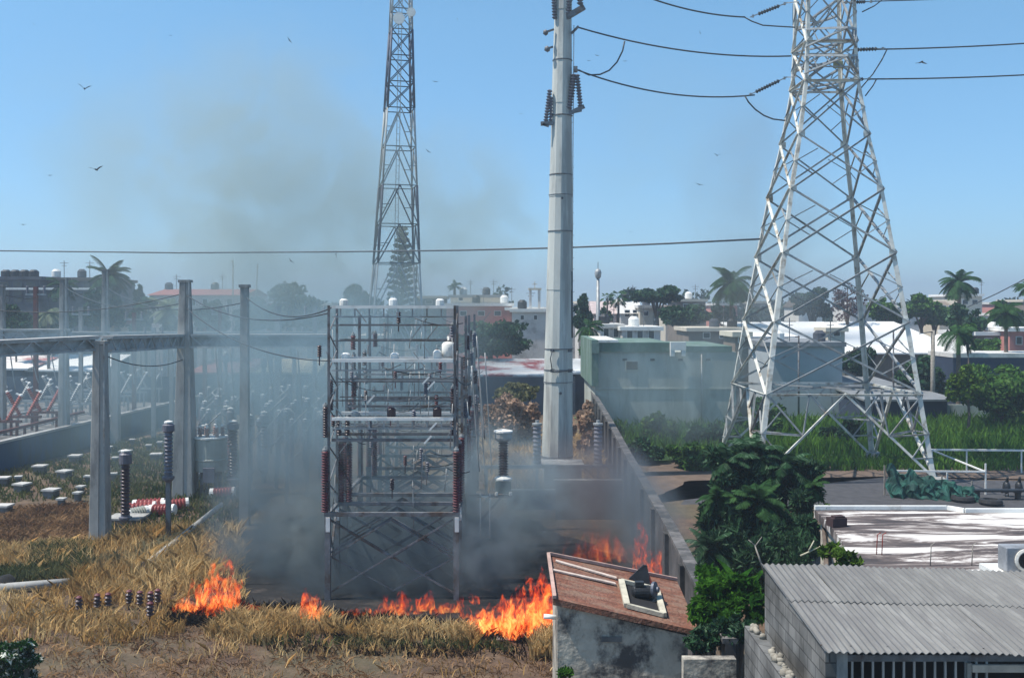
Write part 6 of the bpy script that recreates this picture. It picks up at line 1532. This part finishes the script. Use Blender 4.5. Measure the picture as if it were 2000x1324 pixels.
for px, py, Y, sp, ro, up, yw, lb in ((165, 174, 60, .75, .1, .5, .3, 'bird with raised wings at the upper left of the sky'), (188, 332, 50, .72, -.1, .35, 0, 'darkest gliding bird above the left gantry'), (45, 439, 70, .5, 0, .1, .2, 'small bird near the left edge low in the sky'),
    (97, 343, 80, .5, 0, .1, 0, 'faint small bird left of the darkest one'), (565, 79, 70, .5, .9, .1, .5, 'tilted bird high between left edge and mast'), (568, 510, 60, .5, .8, .2, .4, 'bird just above the thin wire left of the mast'),
    (656, 497, 60, .55, 1.5, .1, 0, 'bird seen edge on right at the thin wire'), (850, 160, 80, .5, .1, .1, 0, 'bird right of the mast at the height of its dark section'), (893, 38, 80, .45, 1.4, .1, 0, 'tiny bird high right of the mast top'),
    (836, 296, 70, .5, .6, .15, .3, 'bird close right of the pale mast section'), (1018, 223, 80, .3, 0, .1, 0, 'tiny speck of a bird left of the tall pole'), (1401, 304, 70, .5, .1, .4, 0, 'bird with raised wings left of the pylon'),
    (1366, 361, 75, .6, .25, .15, 0, 'faint wide winged bird lower left of the pylon'), (1799, 122, 60, .8, 0, -.15, .2, 'large bird gliding between the conductors at the right'), (1166, 109, 80, .4, .2, .1, 0, 'upper of the tiny birds between pole conductors'),
    (1150, 119, 85, .35, 0, .1, 0, 'left of the tiny birds between pole conductors'), (1221, 120, 85, .4, 0, .1, 0, 'right of the tiny birds between pole conductors'), (333, 70, 90, .35, 0, .1, 0, 'faint speck of a bird high in the left sky'),
    (1367, 64, 80, .35, 1.2, .1, 0, 'small bird below the highest conductor'), (1232, 453, 90, .4, 0, .1, 0, 'faint bird low between pole and pylon'), (66, 48, 90, .4, .5, .1, 0, 'faint bird in the upper left corner')):
    bird(px, py, Y, sp, ro, lb, up, yw)

# ------------------------------------------------------------------ fire: emitting gas inside rough hulls
def flame_material(name, strength, dens, scale, h, red=0.0, absorb=0.0, thr=.47):
    m = bpy.data.materials.new(name); m.use_nodes = True; t = m.node_tree; N = t.nodes; L = t.links
    N.remove(N['Principled BSDF'])
    tc = N.new('ShaderNodeTexCoord'); sp = N.new('ShaderNodeSeparateXYZ'); L.new(tc.outputs['Object'], sp.inputs[0])
    def math_(op, a, b=None, clamp=False):
        n = N.new('ShaderNodeMath'); n.operation = op; n.use_clamp = clamp
        for i, x in enumerate((a, b)):
            if x is None: continue
            if isinstance(x, (int, float)): n.inputs[i].default_value = x
            else: L.new(x, n.inputs[i])
        return n.outputs[0]
    mp = N.new('ShaderNodeMapping'); mp.inputs['Scale'].default_value = (1, 1, .42); L.new(tc.outputs['Object'], mp.inputs[0])
    nd = N.new('ShaderNodeTexNoise'); nd.inputs['Scale'].default_value = scale; nd.inputs['Detail'].default_value = 4; nd.inputs['Roughness'].default_value = .6; nd.inputs['Distortion'].default_value = 1.1
    L.new(mp.outputs[0], nd.inputs['Vector'])
    hz = math_('DIVIDE', sp.outputs['Z'], h, True)                       # 0 at the foot, 1 at the tip
    th = math_('ADD', math_('MULTIPLY', hz, .10), thr)
    core = math_('MULTIPLY', math_('SUBTRACT', nd.outputs[0], th), 6.5, True)
    # colour: red rims, orange body, yellow core
    r = N.new('ShaderNodeValToRGB'); e = r.color_ramp.elements
    e[0].position = 0; e[0].color = (.9, .035, .012, 1); e[1].position = .95; e[1].color = (1, .46, .12, 1); x = e.new(.5); x.color = (1, .095, .012, 1); x = e.new(.75); x.color = (1, .24, .035, 1)
    L.new(math_('SUBTRACT', core, math_('MULTIPLY', hz, .25 + red), True), r.inputs[0])
    strength = strength * 1.5; em = N.new('ShaderNodeEmission'); L.new(r.outputs[0], em.inputs['Color']); L.new(math_('MULTIPLY', math_('POWER', core, 1.5), strength), em.inputs['Strength'])
    ab = N.new('ShaderNodeVolumeAbsorption'); ab.inputs['Color'].default_value = (.1, .03, .02, 1); L.new(math_('MULTIPLY', core, dens), ab.inputs['Density'])
    ad = N.new('ShaderNodeAddShader'); L.new(em.outputs[0], ad.inputs[0]); L.new(ab.outputs[0], ad.inputs[1])
    L.new(ad.outputs[0], N['Material Output'].inputs['Volume'])
    m.cycles.volume_step_rate = .22
    return m
def flame(name, label, lobes, strength, scale=6.2, red=0.0, dens=4.5, thr=.49):
    """lobes: (px, py_top, py_foot, Y, half width m): tapered leaning hulls fused by a voxel remesh"""
    b = MB(); hm = 0
    for (px, pyt, pyb, Y, r) in lobes:
        ft = P(px, pyb, Y); ft.z = max(ft.z, .02); tp = P(px, pyt, Y); h = tp.z - ft.z; hm = max(hm, tp.z)
        lx = random.uniform(-.12, .12)
        b.tube([ft + Vector((0, 0, -.0)), ft + Vector((0, 0, h * .18)), ft + Vector((lx, 0, h * .45)), ft + Vector((lx * 2.0, .03, h * .75)), ft + Vector((lx * 2.8, .05, h * 1.02))], [r * .75, r, r * .8, r * .48, r * .06], 10)
    b0 = P(lobes[0][0], lobes[0][2], lobes[0][3]); b0.z = 0
    o = b.build(name, flame_material(name, strength, dens, scale, hm, red, thr=thr), loc=b0, label=label, cat='fire', group='flames in the burning grass')
    rm = o.modifiers.new('fuse', 'REMESH'); rm.mode = 'VOXEL'; rm.voxel_size = .07
    return o
flame('flame', 'orange flames climbing beside the dark post on the left', [(345, 1160, 1200, 28.2, .24), (368, 1148, 1202, 28.2, .28), (392, 1128, 1204, 28.3, .32), (412, 1095, 1204, 28.4, .34), (432, 1062, 1200, 28.5, .38), (452, 1088, 1195, 28.6, .3), (420, 1140, 1212, 28.0, .28), (468, 1115, 1150, 29, .15), (440, 1150, 1208, 28.1, .28)], 7.5)
flame('flame', 'small lone flame licking up just left of the front rack', [(604, 1140, 1218, 27.4, .26), (615, 1155, 1218, 27.5, .24), (598, 1170, 1220, 27.3, .2), (625, 1175, 1216, 27.5, .2), (645, 1190, 1216, 27.5, .16)], 6.5, thr=.43)
flame('flame', 'thin creeping line of red fire between the dark post and the lone flame', [(480, 1160, 1202, 28.6, .2), (505, 1180, 1206, 28.4, .18), (535, 1186, 1208, 28.3, .16), (565, 1188, 1210, 28.2, .18), (672, 1188, 1214, 27.9, .18), (695, 1182, 1214, 27.9, .2)], 3, red=.3, thr=.48)
flame('flame', 'low red flames at the foot of the racks, half veiled by smoke', [(745, 1170, 1210, 28.2, .24), (765, 1158, 1210, 28.3, .26), (785, 1180, 1212, 28.2, .2), (815, 1165, 1208, 28.4, .24), (850, 1175, 1208, 28.2, .2), (870, 1168, 1204, 28.4, .22), (893, 1160, 1202, 28.5, .22), (720, 1180, 1215, 27.9, .2), (790, 1150, 1205, 28.6, .3), (830, 1150, 1205, 28.7, .3), (910, 1178, 1220, 27.9, .22)], 4, red=.25, thr=.475)
flame('flame', 'largest bright orange fire left of the hut', [(940, 1185, 1236, 26.8, .24), (960, 1175, 1240, 26.7, .3), (985, 1160, 1242, 26.6, .36), (1008, 1140, 1242, 26.7, .38), (1030, 1125, 1240, 26.8, .42), (1052, 1120, 1238, 26.9, .42), (1075, 1130, 1236, 27.0, .4), (1100, 1150, 1236, 27.2, .4), (1000, 1175, 1246, 26.2, .34), (1045, 1170, 1246, 26.2, .36), (930, 1155, 1180, 27.6, .18), (925, 1195, 1236, 26.9, .26), (948, 1175, 1240, 26.4, .3), (1062, 1105, 1225, 27.3, .36)], 8, thr=.46)
flame('flame', 'tall orange flame against the boundary wall behind the hut', [(1252, 1025, 1150, 29.5, .24), (1268, 985, 1150, 29.6, .3), (1312, 1085, 1160, 28.9, .28), (1290, 1030, 1150, 29.3, .26), (1280, 1045, 1150, 29.4, .3), (1295, 1075, 1150, 29.3, .26), (1270, 1100, 1160, 29.0, .36), (1245, 1105, 1160, 29.4, .24)], 5)
flame('flame', 'narrow red flame at the right back corner of the hut', [(1330, 1098, 1170, 26.5, .16), (1342, 1118, 1180, 26.3, .14), (1322, 1128, 1180, 26.4, .14)], 4, red=.2)
flame('flame', 'wide dim red flames glowing through the smoke behind the hut', [(1150, 985, 1110, 35, .5), (1190, 1030, 1110, 34.5, .6), (1120, 1050, 1120, 34, .4), (1230, 1060, 1120, 34, .5), (1165, 1060, 1120, 33.5, .6)], .55, scale=2.6, red=.6, dens=.3)

# ------------------------------------------------------------------ smoke plumes and haze
def smoke_material(name, dens, col, nscale, lo, hi, aniso=.25, step=1.0, sy=1.0, edge=1.0):
    m = bpy.data.materials.new(name); m.use_nodes = True; t = m.node_tree; N = t.nodes; L = t.links
    N.remove(N['Principled BSDF'])
    tc = N.new('ShaderNodeTexCoord'); ge = N.new('ShaderNodeNewGeometry')
    ln = N.new('ShaderNodeVectorMath'); ln.operation = 'LENGTH'; L.new(tc.outputs['Object'], ln.inputs[0])
    mr = N.new('ShaderNodeMapRange'); mr.interpolation_type = 'SMOOTHSTEP'; mr.inputs[1].default_value = 1.0; mr.inputs[2].default_value = .25 * edge; mr.inputs[3].default_value = 0; mr.inputs[4].default_value = 1
    L.new(ln.outputs['Value'], mr.inputs[0])
    mp = N.new('ShaderNodeMapping'); mp.inputs['Scale'].default_value = (1, 1, sy); L.new(ge.outputs['Position'], mp.inputs[0])
    n = N.new('ShaderNodeTexNoise'); n.inputs['Scale'].default_value = nscale; n.inputs['Detail'].default_value = 5; n.inputs['Roughness'].default_value = .58; n.inputs['Distortion'].default_value = .9
    L.new(mp.outputs[0], n.inputs['Vector'])
    m2 = N.new('ShaderNodeMapRange'); m2.interpolation_type = 'SMOOTHSTEP'; m2.inputs[1].default_value = lo; m2.inputs[2].default_value = hi; m2.inputs[3].default_value = 0.04; m2.inputs[4].default_value = 1
    L.new(n.outputs[0], m2.inputs[0])
    a = N.new('ShaderNodeMath'); a.operation = 'MULTIPLY'; L.new(mr.outputs[0], a.inputs[0]); L.new(m2.outputs[0], a.inputs[1])
    b = N.new('ShaderNodeMath'); b.operation = 'MULTIPLY'; L.new(a.outputs[0], b.inputs[0]); b.inputs[1].default_value = dens
    pv = N.new('ShaderNodeVolumePrincipled'); pv.inputs['Color'].default_value = col + (1,); pv.inputs['Anisotropy'].default_value = aniso
    pv.inputs['Density Attribute'].default_value = ''
    L.new(b.outputs[0], pv.inputs['Density'])
    L.new(pv.outputs[0], N['Material Output'].inputs['Volume'])
    m.cycles.volume_step_rate = step
    return m
def plume(label, c, r, dens, col, nscale=.25, lo=.38, hi=.68, rot=(0, 0, 0), step=1.0, sy=1.0, aniso=.25, edge=1.0):
    b = MB(); b.blob((0, 0, 0), 1.0, 3, 0)
    o = b.build('smoke', smoke_material('smoke_' + str(len(bpy.data.materials)), dens, col, nscale, lo, hi, aniso, step, sy, edge), loc=(0, 0, 0), label=label, kind='stuff')
    o.location = c; o.scale = r; o.rotation_euler = rot
    return o
OLIV2 = (.60, .67, .58)
DARK = (.26, .33, .38)
BLUE = (.42, .58, .64)
OLIV = (.56, .66, .56)
def above(z, rz): return max(z, .05)
SM = [
 ('dense dark smoke rolling off the ground left of the racks', (-7.6, 33.6, 1.4), (2.9, 3.0, 4.0), 1.3, DARK, .9, .40, .62),
 ('black smoke low between the rack legs', (-3.2, 33.6, .7), (3.9, 3.2, 2.7), 1.6, DARK, .95, .38, .60),
 ('dark smoke creeping over the burnt ground under the front rack', (-3.4, 30.9, .3), (4.2, 2.0, 1.7), 1.6, DARK, 1.0, .36, .58),
 ('pale smoke puff left of the front rack', (-6.4, 31.4, 1.6), (1.5, 1.2, 2.2), .6, (.60, .66, .64), 1.0, .38, .62),  # pale colour set for this puff alone
 ('grey smoke billowing right of the racks', (-.2, 34.0, 1.9), (3.2, 3.2, 3.3), .95, (.52, .62, .66), .9, .38, .62),
 ('dark smoke trailing from the largest fire', (-.9, 29.6, 1.5), (1.7, 1.6, 1.7), .6, (.4, .47, .52), 1.1, .38, .62),
 ('dark brown smoke behind the hut', (2.8, 36.5, 1.8), (2.6, 5, 2.9), .55, (.34, .32, .34), .8, .36, .62),
 ('smoke clinging to the boundary wall', (4.2, 33.5, 1.7), (1.5, 8.5, 2.3), .5, (.32, .38, .43), .7, .36, .62),
 ('grey smoke drifting up through the steel racks', (-5.8, 40, 4.8), (6.8, 7.5, 6.2), .22, BLUE, .5, .36, .62),
 ('smoke column leaning left above the slim post', (-9.0, 37, 6.0), (2.8, 2.6, 6.4), .24, BLUE, .7, .40, .64, (0, -.35, 0)),
 ('thin smoke in front of the nearest rack and slim post', (-6.0, 30.8, 4.2), (4.8, 1.7, 5.0), .16, BLUE, .9, .40, .64),
 ('pale blue smoke spread over the left switchyard', (-15, 50, 5.2), (12, 12, 6.6), .11, BLUE, .3, .34, .64),
 ('thin blue smoke veil in front of the town', (-12, 64, 7.5), (15, 9, 9.5), .05, BLUE, .3, .34, .64),
 ('faint olive smoke cloud high in the left sky', (-20, 80, 17.5), (18, 10, 16), .12, OLIV2, .17, .36, .60),
 ('faint grey smoke drifting behind the radio mast', (-6, 86, 14), (13, 7, 13), .12, OLIV2, .2, .36, .60),
 ('thin dark smoke rising behind the pylon', (24, 98, 15), (10, 7, 19), .11, (.44, .49, .49), .14, .30, .66),
 ('very faint brown haze patch high between pole and pylon', (17, 110, 26), (16, 8, 14), .022, OLIV, .12, .34, .62),
 ('very faint haze patch high over the left gantry', (-44, 110, 24), (18, 8, 18), .025, OLIV, .12, .34, .62),
 ('thin grey smoke hanging before the blank grey wall', (9.5, 57, 4.0), (6.5, 8.0, 4.6), .12, (.45, .55, .56), .4, .34, .64),
]
import os
if not os.environ.get('NOSMOKE'):
    for s in SM: plume(*s)
hz = MB(); hz.mm(-1600, 1600, -70, 1600, -1, 46)
m, t, b = nodes('thin_air_haze'); t.nodes.remove(b)
pv = t.nodes.new('ShaderNodeVolumePrincipled'); pv.inputs['Color'].default_value = (.62, .74, .88, 1); pv.inputs['Density'].default_value = .0012; pv.inputs['Anisotropy'].default_value = .3
t.links.new(pv.outputs[0], t.nodes['Material Output'].inputs['Volume'])
hz.build('haze', m, loc=(0, 0, 0), label='thin blue haze over the whole place', kind='stuff')
